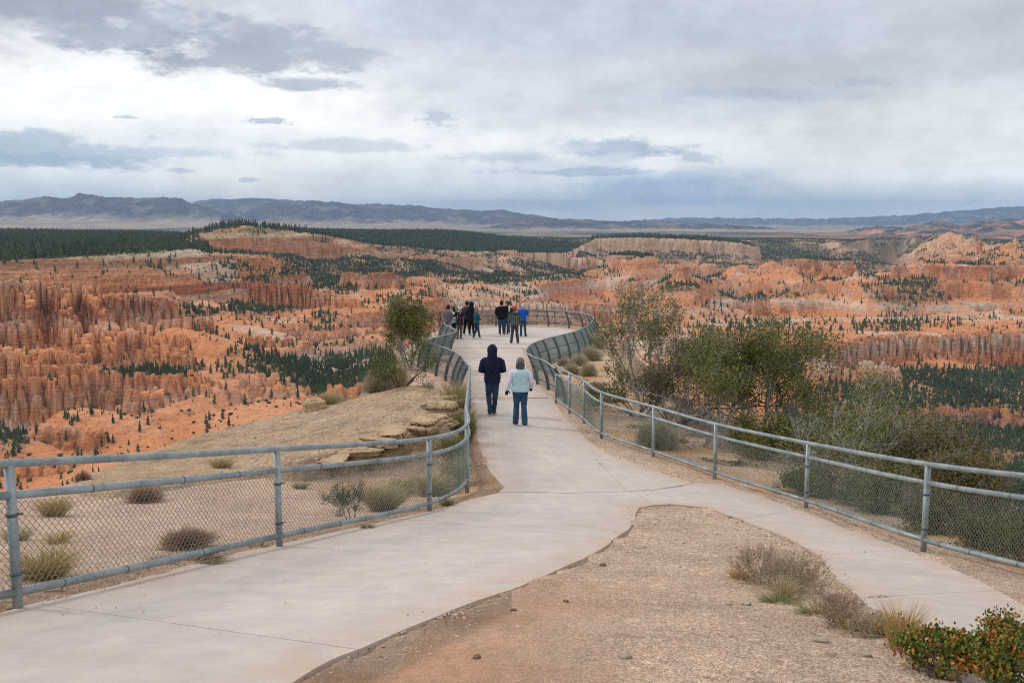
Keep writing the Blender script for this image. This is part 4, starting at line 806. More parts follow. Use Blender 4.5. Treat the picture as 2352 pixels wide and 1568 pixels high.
woods('plateau_pine_forest', pf, hf_, 'dense dark pine forest on the plateau above the rim', .22)
scr_w = np.where((upper <= .5) & vis & (rr_ > 480) & (slope_ < 1.3), .05 + 1.2 * dens + .22 * sstep(fn, -.1, .3) + .18 * gully, 0) * cell
isb = pick(scr_w, int(min(scr_w.sum() / 26., 42000))); ps = jit(isb)
woods('canyon_scrub', ps, 1.0 + 3.0 * rt_.random(len(ps)) ** 2.2, 'low dark junipers and scrub dotted over the canyon slopes', .3, True)
print('trees', len(pc), len(pf), time.time() - T0)
# ================================================================== FENCES
m, n, b = new_mat('galvanised_pipe', .52, .5); b.inputs['Metallic'].default_value = .35
tc = n.new('ShaderNodeNewGeometry').outputs['Position']
c = n.mix(n.ss(n.noise(tc, 3.2, 7, .65), .35, .65), srgb(126, 136, 139) + (1,), srgb(157, 165, 167) + (1,)); c = n.mix(1., c, n.ss(n.noise(n.scale(tc, (1, 1, 3)), 28, 5, .7), .25, .75, .86, 1.12), 'MULTIPLY')
rs = n.ss(n.noise(tc, 6.5, 6, .7), .64, .74); c = n.mix(n.math('MULTIPLY', rs, .35), c, (.24, .13, .07, 1))
n.put(b.inputs['Base Color'], c); n.put(b.inputs['Roughness'], n.ss(n.noise(tc, 9, 4), .3, .7, .42, .66)); bump(n, b, n.noise(tc, 60, 3), .15, .002); GALV = m
WIRE = simple_mat('green_grey_wire', srgb(112, 128, 122), .6, .4, .2, 9, .2, bs=0)
DSTEEL = simple_mat('dark_grey_steel', srgb(92, 102, 104), .55, .4, .18, 5, .3, bs=0)
DWIRE = simple_mat('steel_mesh_wire', srgb(122, 134, 132), .6, .4, .15, 5, .3, bs=0)
BANDM = simple_mat('dull_dark_band', srgb(88, 98, 104), .6, .4, .2, 9, .4, bs=0)
def tube_arrays(pts, rad, n_=8, cap=True, upv=None):
    pts = np.array(pts, float); k = len(pts); rad = np.broadcast_to(rad, (k,)); T = np.gradient(pts, axis=0); T /= np.linalg.norm(T, axis=1)[:, None] + 1e-12
    A = np.empty_like(T); up = np.array((0, 0, 1.)) if abs(T[0][2]) < .9 else np.array((1., 0, 0)); q = np.cross(T[0], up); A[0] = q / np.linalg.norm(q)
    for i in range(1, k):       # carry the frame along so that sharp bends do not pinch
        q = A[i - 1] - T[i] * np.dot(A[i - 1], T[i]); A[i] = q / (np.linalg.norm(q) + 1e-12)
    B = np.cross(A, T)
    a = np.arange(n_) * 2 * math.pi / n_
    V = (pts[:, None] + rad[:, None, None] * (np.cos(a)[None, :, None] * A[:, None] + np.sin(a)[None, :, None] * B[:, None])).reshape(-1, 3)
    i = np.arange(k - 1)[:, None] * n_; j = np.arange(n_)[None]; j2 = (j + 1) % n_
    Fq = np.stack([i + j, i + j2, i + n_ + j2, i + n_ + j], -1).reshape(-1, 4)
    if cap and n_ >= 4:
        c0 = len(V); V = np.vstack([V, pts[0], pts[-1]]); jj = np.arange(n_)
        Fq = np.vstack([Fq, np.stack([jj, np.full(n_, c0), (jj + 1) % n_, jj], -1)[:, [0, 1, 2, 2]], np.stack([(k - 1) * n_ + jj, (k - 1) * n_ + (jj + 1) % n_, np.full(n_, c0 + 1), np.full(n_, c0 + 1)], -1)])
    return V, Fq
class Bag:                      # gathers faces as quads (triangles repeat their last corner)
    def __init__(s): s.V = []; s.F = []; s.n = 0
    def add(s, V, Fq): s.V.append(np.asarray(V, float)); s.F.append(np.asarray(Fq, int) + s.n); s.n += len(V)
    def tube(s, *a, **k): s.add(*tube_arrays(*a, **k))
    def build(s, name, mat, parent=None, smooth=True):
        V = np.vstack(s.V); Fq = np.vstack(s.F); tri = Fq[:, 2] == Fq[:, 3]
        me = bpy.data.meshes.new(name); q = Fq[~tri]; t = Fq[tri][:, :3]
        me.vertices.add(len(V)); me.vertices.foreach_set('co', V.astype(np.float32).ravel())
        idx = np.r_[q.ravel(), t.ravel()].astype(np.int32); st = np.r_[np.arange(len(q)) * 4, len(q) * 4 + np.arange(len(t)) * 3].astype(np.int32)
        me.loops.add(len(idx)); me.loops.foreach_set('vertex_index', idx); me.polygons.add(len(st)); me.polygons.foreach_set('loop_start', st); me.update(calc_edges=True)
        me.polygons.foreach_set('use_smooth', np.full(len(st), bool(smooth))); me.materials.append(mat)
        o = bpy.data.objects.new(name, me); COL.objects.link(o)
        if parent: o.parent = parent
        return o
def chain_link(bot, top, p, wr, name, parent, mat, ribbon=False, sag=0.0):
    """zigzag wires between two polylines given as functions of 0..1"""
    L = float(np.linalg.norm(np.diff(np.array([bot(t) for t in np.linspace(0, 1, 12)]), axis=0), axis=1).sum()); h = float(np.linalg.norm(top(.5) - bot(.5)))
    nw = max(2, int(L / (p / 2))); ns = max(2, int(h / (p / 2)))
    tt = np.linspace(0, 1, 40); B_ = np.array([bot(t) for t in tt]); T_2 = np.array([top(t) for t in tt])
    def at(s, q):
        s = np.clip(s, 0, 1); o = np.empty(s.shape + (3,))
        for c_ in range(3): o[..., c_] = np.interp(s, tt, B_[:, c_]) * (1 - q) + np.interp(s, tt, T_2[:, c_]) * q
        return o
    k = np.arange(nw)[:, None]; j = np.arange(ns + 1)[None]
    s = (k + ((j + k) % 2)) / nw; q = np.broadcast_to(j / ns, s.shape); Pp = at(s, q)
    tang = at(np.array([1.0]), np.array([.5]))[0] - at(np.array([0.]), np.array([.5]))[0]; tang /= np.linalg.norm(tang); nrm = np.cross(tang, (0, 0, 1)); nrm /= np.linalg.norm(nrm)
    Pp = Pp + nrm * ((((j + k) % 2) * 2 - 1)[..., None] * wr * .9)
    a = Pp[:, :-1].reshape(-1, 3); b_ = Pp[:, 1:].reshape(-1, 3); d = b_ - a; d /= np.linalg.norm(d, axis=1)[:, None]
    s1 = np.cross(d, nrm); s1 /= np.linalg.norm(s1, axis=1)[:, None]; m_ = len(a); bag = Bag()
    if ribbon:
        V = np.stack([a - s1 * wr, a + s1 * wr, b_ + s1 * wr, b_ - s1 * wr], 1).reshape(-1, 3); bag.add(V, np.arange(m_ * 4).reshape(-1, 4))
    else:
        offs = [s1 * wr, -s1 * wr * .5 + nrm * wr * .87, -s1 * wr * .5 - nrm * wr * .87]
        V = np.stack([a + o for o in offs] + [b_ + o for o in offs], 1).reshape(-1, 3); i = np.arange(m_)[:, None] * 6
        for x0 in range(3): y0 = (x0 + 1) % 3; bag.add(V if x0 == 0 else np.zeros((0, 3)), (np.hstack([i + x0, i + y0, i + 3 + y0, i + 3 + x0])) - (bag.n if x0 else 0))
    return bag.build(name, mat, parent)
def lerpf(a, b_): return lambda t: a + (b_ - a) * t
def smooth_curve(pts, k=6):     # Catmull-Rom through the posts
    p = np.array(pts, float); p = np.vstack([2 * p[0] - p[1], p, 2 * p[-1] - p[-2]]); out = []
    for i in range(1, len(p) - 2):
        for t in np.arange(k) / k: out.append(.5 * ((2 * p[i]) + (-p[i - 1] + p[i + 1]) * t + (2 * p[i - 1] - 5 * p[i] + 4 * p[i + 1] - p[i + 2]) * t * t + (-p[i - 1] + 3 * p[i] - 3 * p[i + 1] + p[i + 2]) * t ** 3))
    out.append(p[-2]); return np.array(out)
HT, HM, HB, PR, RR = 1.07, .84, .13, .036, .031
def pipe_fence(name, posts, label, cat='fence', joints=True, near=99):
    root = empty(name, (0, 0, 0), 0, label, cat)
    pts = np.array(posts, float); g0 = np.array([Hc(x, y) for x, y in pts]); k = 6; cur = smooth_curve(np.column_stack([pts, g0]), k)
    o = np.array([0, 0, 1.])
    for i, (x, y) in enumerate(pts):
        gz = g0[i]; b_ = Bag(); b_.tube([(x, y, gz - .35), (x, y, gz + HT - .01)], PR, 12); po = b_.build('post', GALV, root)
        if y < near:
            for hz, nm in ((HB + .14, 'tie_band'), (HM - .14, 'tie_band')):
                bb = Bag(); bb.tube([(x, y, gz + hz - .012), (x, y, gz + hz + .012)], PR + .006, 12); bb.tube([(x + PR, y + .012, gz + hz), (x + PR + .03, y + .03, gz + hz)], .008, 5); bb.build(nm, BANDM, po)
    b_ = Bag(); b_.tube([c + o * HT for c in cur], RR, 10); b_.build('top_rail', GALV, root)
    for i in range(len(pts) - 1):
        seg = cur[i * k:(i + 1) * k + 1]
        for hh, nm in ((HM, 'middle_rail'), (HB, 'bottom_rail')):
            s_ = seg + o * hh; L = np.linalg.norm(s_[-1] - s_[0]); e = PR * .7 / L
            s2_ = s_.copy(); s2_[0] = s_[0] + (s_[1] - s_[0]) * e * k; s2_[-1] = s_[-1] + (s_[-2] - s_[-1]) * e * k
            b_ = Bag(); b_.tube(s2_, RR, 10); ro = b_.build(nm, GALV, root)
            if pts[i][1] < near and joints:
                for t in ((.22, .55, .8) if hh == HM else (.12, .32, .62)):
                    q = t * k; j = int(q); pc_ = s_[j] + (s_[j + 1] - s_[j]) * (q - j); d = (s_[j + 1] - s_[j]); d /= np.linalg.norm(d)
                    bb = Bag(); bb.tube([pc_ - d * .005, pc_ + d * .005], RR + .0035, 10); bb.build('rail_tie', BANDM, ro)
        f = lambda hh, seg=seg: (lambda t: np.array([np.interp(t * k, np.arange(k + 1), seg[:, c_]) for c_ in range(3)]) + o * hh)
        chain_link(f(HB + .02), f(HM - .045), .062, .0024, 'chain_link_mesh', root, WIRE)
    return root
LEFT = [(-4.75, 3.3), (-3.53, 6.85)] + [P2(642, 1256), P2(987, 1174), (-.76, 16.5), (-.93, 20.0), (-1.05, 24.0), (-1.2, 27.9)]
RIGHT = [P2(1277, 925), P2(1308, 948), P2(1341, 972), P2(1381, 1006), P2(1500, 1048), P2(1641, 1098), P2(1851, 1166), P2(2121, 1262), (5.35, 8.9), (5.25, 5.6), (4.9, 2.4)]
pipe_fence('pipe_fence', LEFT, 'galvanised pipe and chain link fence along the left edge of the path', near=15)
pipe_fence('pipe_fence', RIGHT, 'galvanised pipe and chain link fence along the right branch of the path', near=17)
# ---- the leaning fences of the platform
TH = 1.0
def leaning_fence(tops, side, label):
    """tops: (u, v) points of the top rail; the fence stands side * .3 m outside of it"""
    root = empty('curved_steel_fence', (0, 0, 0), 0, label, 'fence')
    p = np.array([P(u * 2352 / 1024, v * 2352 / 1024, TH)[:2] if not isinstance(u, str) else v for u, v in tops]); cur = smooth_curve(p, 6)
    d = np.gradient(cur, axis=0); L = np.r_[0, np.cumsum(np.linalg.norm(np.diff(cur, axis=0), axis=1))]; nb = max(3, int(L[-1] / 1.45)); kk = 4
    s = np.linspace(0, L[-1], nb * kk + 1); cx1 = np.interp(s, L, cur[:, 0]); cy1 = np.interp(s, L, cur[:, 1]); tx, ty = np.gradient(cx1), np.gradient(cy1); q = np.hypot(tx, ty); nx, ny = -ty / q * side, tx / q * side
    ker = np.ones(5) / 5; nx = np.convolve(np.pad(nx, 2, 'edge'), ker, 'valid'); ny = np.convolve(np.pad(ny, 2, 'edge'), ker, 'valid')
    gz = Hc(cx1, cy1)
    def pt(i, h):               # the posts rise upright and curl in towards the path
        t = h / TH; off = .30 * (1 - t ** 1.9); return np.array((cx1[i] + nx[i] * off, cy1[i] + ny[i] * off, gz[i] + h))
    for i in range(0, nb * kk + 1, kk):
        hs = np.linspace(-.3, TH - .005, 9); c_ = np.array([pt(i, max(h, 0)) + np.array((0, 0, min(h, 0))) for h in hs])
        n3 = np.array((nx[i], ny[i], 0)); t3 = np.array((-ny[i], nx[i], 0)); b_ = Bag(); w_, d_ = .028, .055 
        V = np.array([[c + t3 * w_ * a + n3 * d_ * b2 for a, b2 in ((-1, -1), (1, -1), (1, 1), (-1, 1))] for c in c_]).reshape(-1, 3); Fq = []
        for r in range(8):
            for j in range(4): Fq.append((r * 4 + j, r * 4 + (j + 1) % 4, r * 4 + 4 + (j + 1) % 4, r * 4 + 4 + j))
        Fq.append((0, 3, 2, 1)); Fq.append((32, 33, 34, 35)); b_.add(V, np.array(Fq)); b_.build('post', DSTEEL, root, False)
    for h, nm, r in ((TH, 'top_rail', .026), (.62, 'middle_rail', .018), (.22, 'bottom_rail', .018)):
        b_ = Bag(); b_.tube([pt(i, h) for i in range(nb * kk + 1)], r, 8); b_.build(nm, GALV if nm == 'top_rail' else DSTEEL, root)
    for i in range(0, nb * kk, kk):
        f = lambda h, i=i: (lambda t: np.array([np.interp(t * kk, np.arange(kk + 1), [pt(i + j, h)[c_] for j in range(kk + 1)]) for c_ in range(3)]))
        for h0, h1 in ((.06, .55), (.55, TH)): pass
        pp = Bag(); 
        chain_link(f(.04), f(.52), .062, .0082, 'mesh_panel', root, DWIRE, True); chain_link(f(.52), f(TH), .062, .0082, 'mesh_panel', root, DWIRE, True)
    return root
leaning_fence([(468.2, 365), (460, 354.5), (448.8, 348.9), (438.4, 345.4), (428, 342.4), (425.8, 340.2), (431.4, 338), (445.3, 334.6), (455.5, 331.6)], 1, 'curved dark steel mesh fence bulging out left of the path neck')
leaning_fence([(457, 330.8), (452, 327.3), (444.4, 323.3), (438.4, 318.8), ('w', (-3.1, 58.5)), ('w', (-.9, 60)), ('w', (1.6, 60)), ('w', (3.6, 58.2)), ('w', (4.5, 54.5)), ('w', (4.1, 50.0)), (575.8, 330), (570, 332.6), (555.4, 336), (541.1, 339.6), (529.7, 344.6), (526.1, 351)][:3] + [('w', (-3.45, 52.5)), ('w', (-3.3, 56)), ('w', (-1.9, 58.7)), ('w', (.3, 59.6)), ('w', (2.4, 59)), ('w', (3.9, 56.6)), ('w', (4.3, 52.5)), ('w', (3.55, 46.5))] , 1, 'curved steel mesh fence round the far end of the viewing platform')
leaning_fence([('w', (3.55, 46.5)), ('w', (2.75, 42.8)), (556, 335.9), (541.1, 339.8), (529.7, 344.8), (526.1, 351), (529, 354), (535.4, 357), (545.4, 361), (554.8, 368.1)], 1, 'curved steel mesh fence pinching in on the right of the path neck')
print('fences', time.time() - T0)
# ================================================================== PEOPLE
def ell_geo(c, r, n_=10, m_=7):
    V = [(c[0], c[1], c[2] - r[2])]; Fc = []
    for i in range(1, m_):
        a = -math.pi / 2 + math.pi * i / m_
        for j in range(n_): t = 2 * math.pi * j / n_; V.append((c[0] + r[0] * math.cos(a) * math.cos(t), c[1] + r[1] * math.cos(a) * math.sin(t), c[2] + r[2] * math.sin(a)))
    V.append((c[0], c[1], c[2] + r[2])); k = len(V) - 1
    for j in range(n_): Fc.append((0, 1 + (j + 1) % n_, 1 + j)); Fc.append((k, k - n_ + j, k - n_ + (j + 1) % n_))
    for i in range(m_ - 2):
        for j in range(n_): a = 1 + i * n_ + j; b_ = 1 + i * n_ + (j + 1) % n_; Fc.append((a, b_, b_ + n_, a + n_))
    return V, Fc
def limb_geo(pts, rads, n_=10):
    """a tapering limb with round ends through the joints"""
    pts = [np.array(p, float) for p in pts]; P_ = []; R_ = []
    d0 = pts[0] - pts[1]; d0 /= np.linalg.norm(d0) + 1e-9; d1 = pts[-1] - pts[-2]; d1 /= np.linalg.norm(d1) + 1e-9
    for a in (1., .8, .45): P_.append(pts[0] + d0 * rads[0] * a); R_.append(rads[0] * math.sqrt(max(1 - a * a, .0025)))
    for i in range(len(pts) - 1):
        for t in (0, .33, .66): P_.append(pts[i] * (1 - t) + pts[i + 1] * t); R_.append(rads[i] * (1 - t) + rads[i + 1] * t)
    P_.append(pts[-1]); R_.append(rads[-1])
    for a in (.45, .8, 1.): P_.append(pts[-1] + d1 * rads[-1] * a); R_.append(rads[-1] * math.sqrt(max(1 - a * a, .0025)))
    V, Fq = tube_arrays(P_, np.array(R_), n_, True); return [tuple(v) for v in V], [tuple(f) if f[2] != f[3] else tuple(f[:3]) for f in Fq.tolist()]
def loft_geo(secs, n_=16):      # (z, half width, half depth, y, x)
    V = []; Fc = []
    for s_ in secs:
        z, a, b_, y = s_[:4]; x = s_[4] if len(s_) > 4 else 0
        for j in range(n_): t = 2 * math.pi * j / n_; c, s3 = math.cos(t), math.sin(t); e = .85; V.append((x + a * math.copysign(abs(c) ** e, c), y + b_ * math.copysign(abs(s3) ** e, s3), z))
    for i in range(len(secs) - 1):
        for j in range(n_): Fc.append((i * n_ + j, i * n_ + (j + 1) % n_, (i + 1) * n_ + (j + 1) % n_, (i + 1) * n_ + j))
    Fc.append(tuple(reversed(range(n_)))); Fc.append(tuple((len(secs) - 1) * n_ + j for j in range(n_)))
    return V, Fc
def fuse(name, geos, mat, parent, vox=.016, sm=4, fold=.004, fs=9, extra=(), seed=0, subz=None):
    """closed shapes grown together into one continuous skin"""
    V = []; Fc = []
    for g_ in geos: k = len(V); V += list(g_[0]); Fc += [tuple(i + k for i in f) for f in g_[1]]
    me = bpy.data.meshes.new('t'); me.from_pydata(V, [], Fc); bm = bmesh.new(); bm.from_mesh(me); bmesh.ops.recalc_face_normals(bm, faces=bm.faces); bm.to_mesh(me); bm.free()
    o = bpy.data.objects.new('t', me); COL.objects.link(o); md = o.modifiers.new('r', 'REMESH'); md.mode = 'VOXEL'; md.voxel_size = vox; md.use_smooth_shade = True
    m2 = o.modifiers.new('s', 'SMOOTH'); m2.iterations = sm; m2.factor = .5
    dg = bpy.context.evaluated_depsgraph_get(); dg.update(); new = bpy.data.meshes.new_from_object(o.evaluated_get(dg)); bpy.data.objects.remove(o); bpy.data.meshes.remove(me)
    k = len(new.vertices)
    if fold and k:
        co = np.empty(k * 3, np.float32); nr = np.empty(k * 3, np.float32); new.vertices.foreach_get('co', co); new.vertices.foreach_get('normal', nr); co = co.reshape(-1, 3); nr = nr.reshape(-1, 3)
        d = fbm(co[:, 0] * fs + co[:, 1] * 7 + seed, co[:, 2] * fs * 1.4 + co[:, 1] * 5, 3, 400 + seed) * fold * 1.6 + ridged(co[:, 0] * fs * .6 + co[:, 1] * 3, co[:, 2] * fs * 1.9 + seed, 2, 410) * fold
        if subz: d = d + subz(co)
        co = co + nr * d[:, None]; new.vertices.foreach_set('co', co.astype(np.float32).ravel())
    if extra:
        bm = bmesh.new(); bm.from_mesh(new)
        for V2, F2 in extra:
            vs = [bm.verts.new(v) for v in V2]
            for f in F2:
                try: bm.faces.new([vs[i] for i in f]).smooth = True
                except ValueError: pass
        bm.to_mesh(new); bm.free()
    new.materials.clear(); new.materials.append(mat); new.name = name
    new.polygons.foreach_set('use_smooth', [True] * len(new.polygons))
    o = bpy.data.objects.new(name, new); COL.objects.link(o)
    if parent: o.parent = parent
    return o
def cloth(name, col, var=.12, rough=.9, sc=14, fine=120):
    m, n, b = new_mat(name, rough, .2); tc = n.new('ShaderNodeTexCoord').outputs['Object']
    c = n.mix(1., (*col, 1), n.ss(n.noise(tc, sc, 5, .6), .25, .75, 1 - var, 1 + var), 'MULTIPLY'); n.put(b.inputs['Base Color'], c); bump(n, b, n.noise(tc, fine, 3, .6), .3, .004); return m
SKIN = simple_mat('skin', srgb(200, 150, 125), .55, .4, .08, 12, bs=0)
NAVY = cloth('navy_fleece', (.012, .014, .038)); JEAN = cloth('dark_blue_denim', (.022, .052, .088), .35, sc=5); JEAN2 = cloth('blue_denim', (.028, .075, .15), .35, sc=5)
BLACKC = cloth('black_cloth', (.008, .008, .012)); DGREYC = cloth('charcoal_cloth', (.045, .045, .05)); MGREY = cloth('grey_knit', (.115, .11, .115)); LGREY = cloth('light_grey_cloth', (.30, .32, .37))
TROUG = cloth('grey_trousers', (.055, .053, .065)); TROUB = cloth('taupe_trousers', (.10, .085, .085)); BLUEJ = cloth('bright_blue_shell', (.008, .085, .48)); TEAL = cloth('teal_fleece', (.010, .085, .14)); MINT = cloth('pale_mint_cloth', (.36, .60, .55)); VEST = cloth('pale_blue_quilt', (.43, .61, .67), .05)
LILAC = cloth('white_lilac_knit', (.66, .64, .78), .10); WHITEM = simple_mat('white_rubber', (.70, .70, .68), .6, .4, .05, 8, bs=0); SOLE = simple_mat('cream_rubber', (.50, .45, .35), .7, .3, .1, 8, bs=0); DARKSH = simple_mat('dark_shoe', (.035, .035, .045), .7, .3, .1, 8, bs=0)
REDC = cloth('red_knit', (.62, .01, .012)); HBROWN = cloth('brown_hair', (.055, .036, .024), .3, .6, 30); HBLACK = cloth('black_hair', (.012, .010, .010), .3, .6, 30); HWHITE = cloth('silver_hair', (.52, .49, .44), .2, .6, 30); HGREY = cloth('grey_brown_hair', (.085, .075, .065), .4, .6, 25); HBLOND = cloth('light_brown_hair', (.28, .15, .07), .3, .6, 30); GREYHAT = cloth('grey_wool', (.15, .155, .16)); CREAMS = cloth('cream_scarf', (.62, .60, .45)); OLIVE = cloth('olive_cloth', (.055, .075, .02)); DRED = cloth('dark_red_cloth', (.20, .012, .010)); LENS = simple_mat('dark_lens', (.01, .01, .012), .2, .6, 0, 5, bs=0); PHONE = simple_mat('phone_black', (.015, .015, .018), .3, .5, 0, 5, bs=0)
def plaid_mat():
    m, n, b = new_mat('green_black_plaid', .9, .2); tc = n.new('ShaderNodeTexCoord').outputs['Object']; s3 = n.new('ShaderNodeSeparateXYZ'); n.l.new(tc, s3.inputs[0])
    def st(v, p): return n.ss(n.math('ABSOLUTE', n.math('SUBTRACT', n.math('FRACT', n.math('MULTIPLY', v, 1 / p)), .5)), .16, .2)
    a = st(s3.outputs[0], .088); c_ = st(s3.outputs[2], .088); k = n.math('MULTIPLY', n.math('ADD', a, c_), .5)
    inz = n.math('MULTIPLY', n.math('GREATER_THAN', s3.outputs[2], 0.9), n.math('LESS_THAN', s3.outputs[2], 1.34))
    c = n.ramp(k, [(0, (.008, .012, .012)), (.5, (.035, .055, .05)), (1, (.17, .19, .16))]); c = n.mix(inz, (.03, .05, .055, 1), c); n.put(b.inputs['Base Color'], c); return m
def floral_mat():
    m, n, b = new_mat('dark_floral_cloth', .85, .2); tc = n.new('ShaderNodeTexCoord').outputs['Object']; v = n.voro(tc, 11); vc = n.voro(tc, 11, out=1); s3 = n.new('ShaderNodeSeparateColor'); n.l.new(vc, s3.inputs[0])
    f = n.math('MULTIPLY', n.ss(v, .36, .30), n.math('GREATER_THAN', s3.outputs[0], .35)); c = n.mix(f, (.014, .010, .022, 1), n.mix(s3.outputs[1], (.38, .07, .16, 1), (.50, .26, .36, 1))); n.put(b.inputs['Base Color'], c); return m
PLAID, FLORAL = plaid_mat(), floral_mat()
def hand_geo(w, d, side, curl=.5, s=1.0):
    """palm, four fingers of unequal length and a thumb; w wrist, d pointing direction"""
    w = np.array(w, float); d = np.array(d, float); d /= np.linalg.norm(d); up = np.array((0, 1., 0)) if abs(d[1]) < .8 else np.array((0, 0, 1.)); sd_ = np.cross(d, up); sd_ /= np.linalg.norm(sd_); nrm = np.cross(sd_, d)
    body = [limb_geo([w - d * .02, w + d * .045 * s, w + d * .085 * s], [.026 * s, .036 * s, .034 * s], 8)]; fing = []
    for k, (o, l) in enumerate(((-.028, .060), (-.010, .074), (.009, .070), (.027, .056))):
        b0 = w + d * .085 * s + sd_ * o * s; b1 = b0 + (d * (1 - curl * .3) + nrm * curl * .55) * l * .5 * s; b2 = b1 + (d * (1 - curl) + nrm * curl) * l * .5 * s; fing.append(limb_geo([b0 - d * .02, b0, b1, b2], [.0095 * s, .0095 * s, .0088 * s, .0072 * s], 6))
    t0 = w + d * .03 * s - sd_ * .03 * s * side; fing.append(limb_geo([t0, t0 + (d * .5 - sd_ * .75 * side + nrm * .3) * .034 * s, t0 + (d * .9 - sd_ * .8 * side + nrm * .5) * .062 * s], [.013 * s, .011 * s, .009 * s], 6))
    return body, fing
def make_person(label, loc, rz, H=1.75, top=NAVY, legs=JEAN, shoes=(DARKSH, SOLE), arms=None, stance=None, hair=None, cap=None, hood=None, build=1.0, lean=0., vox=.016, gloves=None, face=False, vest=None, hem=.86, bell=0., glasses=False, scarf=None, headturn=0., phone=False, skirt=None, wrap=None, hipw=1., short=False, group=None, sleeve=None, longhair=0., stripe=False):
    r = empty('person', loc, rz, label, 'person', group); k = H / 1.75; r.scale = (k, k, k)
    ar = arms or {-1: ((-.265, .0, 1.14), (-.27, .06, .88)), 1: ((.265, .0, 1.14), (.27, .06, .88))}
    st = stance or {-1: ((-.10, .0, .49), (-.12, .0, .08)), 1: ((.10, .0, .49), (.12, .0, .08))}
    B = build; hz = 1.635; hy = .02 + lean * .3
    # body: one skin from head to feet
    flesh = [loft_geo([(.90, .15 * B, .10, 0), (1.05, .135 * B, .09, 0), (1.2, .15 * B, .10, 0), (1.38, .165 * B, .095, 0), (1.46, .10, .07, 0)]), limb_geo([(0, 0, 1.42), (0, hy * .6, 1.53)], [.062, .056], 10),
             ell_geo((0, hy, hz), (.076, .095, .118), 14, 10), ell_geo((0, hy + .035, hz - .065), (.052, .062, .055), 10, 7)]
    flesh += [ell_geo((0, hy + .098, hz - .015), (.013, .020, .024), 8, 5), ell_geo((-.078, hy, hz - .01), (.012, .02, .032), 8, 5), ell_geo((.078, hy, hz - .01), (.012, .02, .032), 8, 5), ell_geo((0, hy + .085, hz - .055), (.026, .014, .010), 8, 5)]
    fingers = []; gl = []
    for s in (-1, 1):
        el, wr = ar[s]; flesh.append(limb_geo([(s * .17 * B, 0, 1.40), el, wr], [.048, .038, .027], 9)); d = np.array(wr) - np.array(el); bd, fg = hand_geo(wr, d, s, .55)
        if gloves: gl.append((s, wr, d))
        flesh += bd; fingers += fg
        kn, an = st[s]; flesh.append(limb_geo([(s * .085, 0, .92), kn, an], [.075, .05, .038], 9)); flesh.append(limb_geo([(an[0], an[1], an[2] - .03), (an[0] + s * .015, an[1] + .13, an[2] - .05)], [.036, .03], 8))
    fuse('body', flesh, SKIN, r, max(vox * .8, .013), 1, 0, extra=fingers)
    # jacket or top
    bodysec = lambda g_, z0, z1: [(z, a * B + g_, b_ + g_, y + lean * max(0, z - .95) * .25) for z, a, b_, y in [(z0, .165 * hipw, .125, -.01), (.98, .168 * hipw, .122, -.01), (1.08, .160, .115, 0), (1.2, .168, .122, 0), (1.32, .178, .125, -.005), (1.40, .168, .108, -.01), (1.455, .115, .082, 0), (z1, .07, .065, .0)] if z >= z0]
    tg = [loft_geo(bodysec(.018, hem, 1.49))]
    sl = []
    for s in (-1, 1):
        el, wr = ar[s]; w2 = np.array(el) + (np.array(wr) - np.array(el)) * (.93 if not short else .5); sl.append(limb_geo([(s * .155 * B, -.005, 1.395), (s * (.20 * B + .01), 0, 1.36), el, w2], [.075, .072, .058, .046], 10))
    if vest:
        fuse('sleeves', sl, sleeve, r, vox, 3, .006, 12, seed=int(abs(loc[0]) * 10))
        q = lambda co: .006 * np.abs(np.sin(co[:, 2] * math.pi / .052)) ** .6 - .004
        fuse('vest', [loft_geo(bodysec(.030, hem, 1.50))], vest, r, vox * .75, 2, .003, 8, subz=q)
    else: fuse('jacket', tg + sl, top, r, vox, 3, .007, 8, seed=int(abs(loc[1]) * 3) % 50)
    # trousers
    lg = [loft_geo([(.80, .155 * B * hipw, .115, 0), (.88, .168 * B * hipw, .125, -.01), (.98, .155 * B, .112, -.005), (1.03, .150 * B, .108, 0)])]
    for s in (-1, 1):
        kn, an = st[s]; a2 = (an[0], an[1], an[2] + .0); lg.append(limb_geo([(s * .083 * hipw, 0, .88), kn, (kn[0] * .4 + an[0] * .6, kn[1] * .4 + an[1] * .6, kn[2] * .4 + an[2] * .6), a2], [.092 * (B * .5 + .5) * hipw, .068, .058 + bell, .056 + bell], 12))
    fuse('trousers', lg, legs, r, vox, 2, .008, 9, seed=3 + int(abs(loc[1])) % 30)
    for s in (-1, 1):
        kn, an = st[s]; x, y, z = an; g_ = z - .08
        up = fuse('shoe', [limb_geo([(x, y - .045, g_ + .055), (x + s * .012, y + .06, g_ + .050), (x + s * .02, y + .155, g_ + .038)], [.045, .044, .034], 10)], shoes[0], r, .010, 1, 0)
        so = Bag(); a = [(x - .04, y - .085), (x + .04, y - .085), (x + s * .02 + .05, y + .08), (x + s * .02 + .035, y + .19), (x + s * .02 - .035, y + .19), (x + s * .02 - .05, y + .08)]
        V = [(p[0], p[1], g_ - .002) for p in a] + [(p[0], p[1], g_ + .024) for p in a]; me = mk_mesh('sole', V, [tuple(reversed(range(6))), tuple(range(6, 12))] + [(i, (i + 1) % 6, 6 + (i + 1) % 6, 6 + i) for i in range(6)], shoes[1]); o = bpy.data.objects.new('sole', me); COL.objects.link(o); o.parent = up
    if gloves:
        for s, wr, d in gl:
            bd, fg = hand_geo(wr, d, s, .45, 1.18); fuse('glove', bd + [limb_geo([np.array(wr) - d / np.linalg.norm(d) * .05, wr], [.036, .034], 8)], gloves, r, .010, 1, 0, extra=fg)
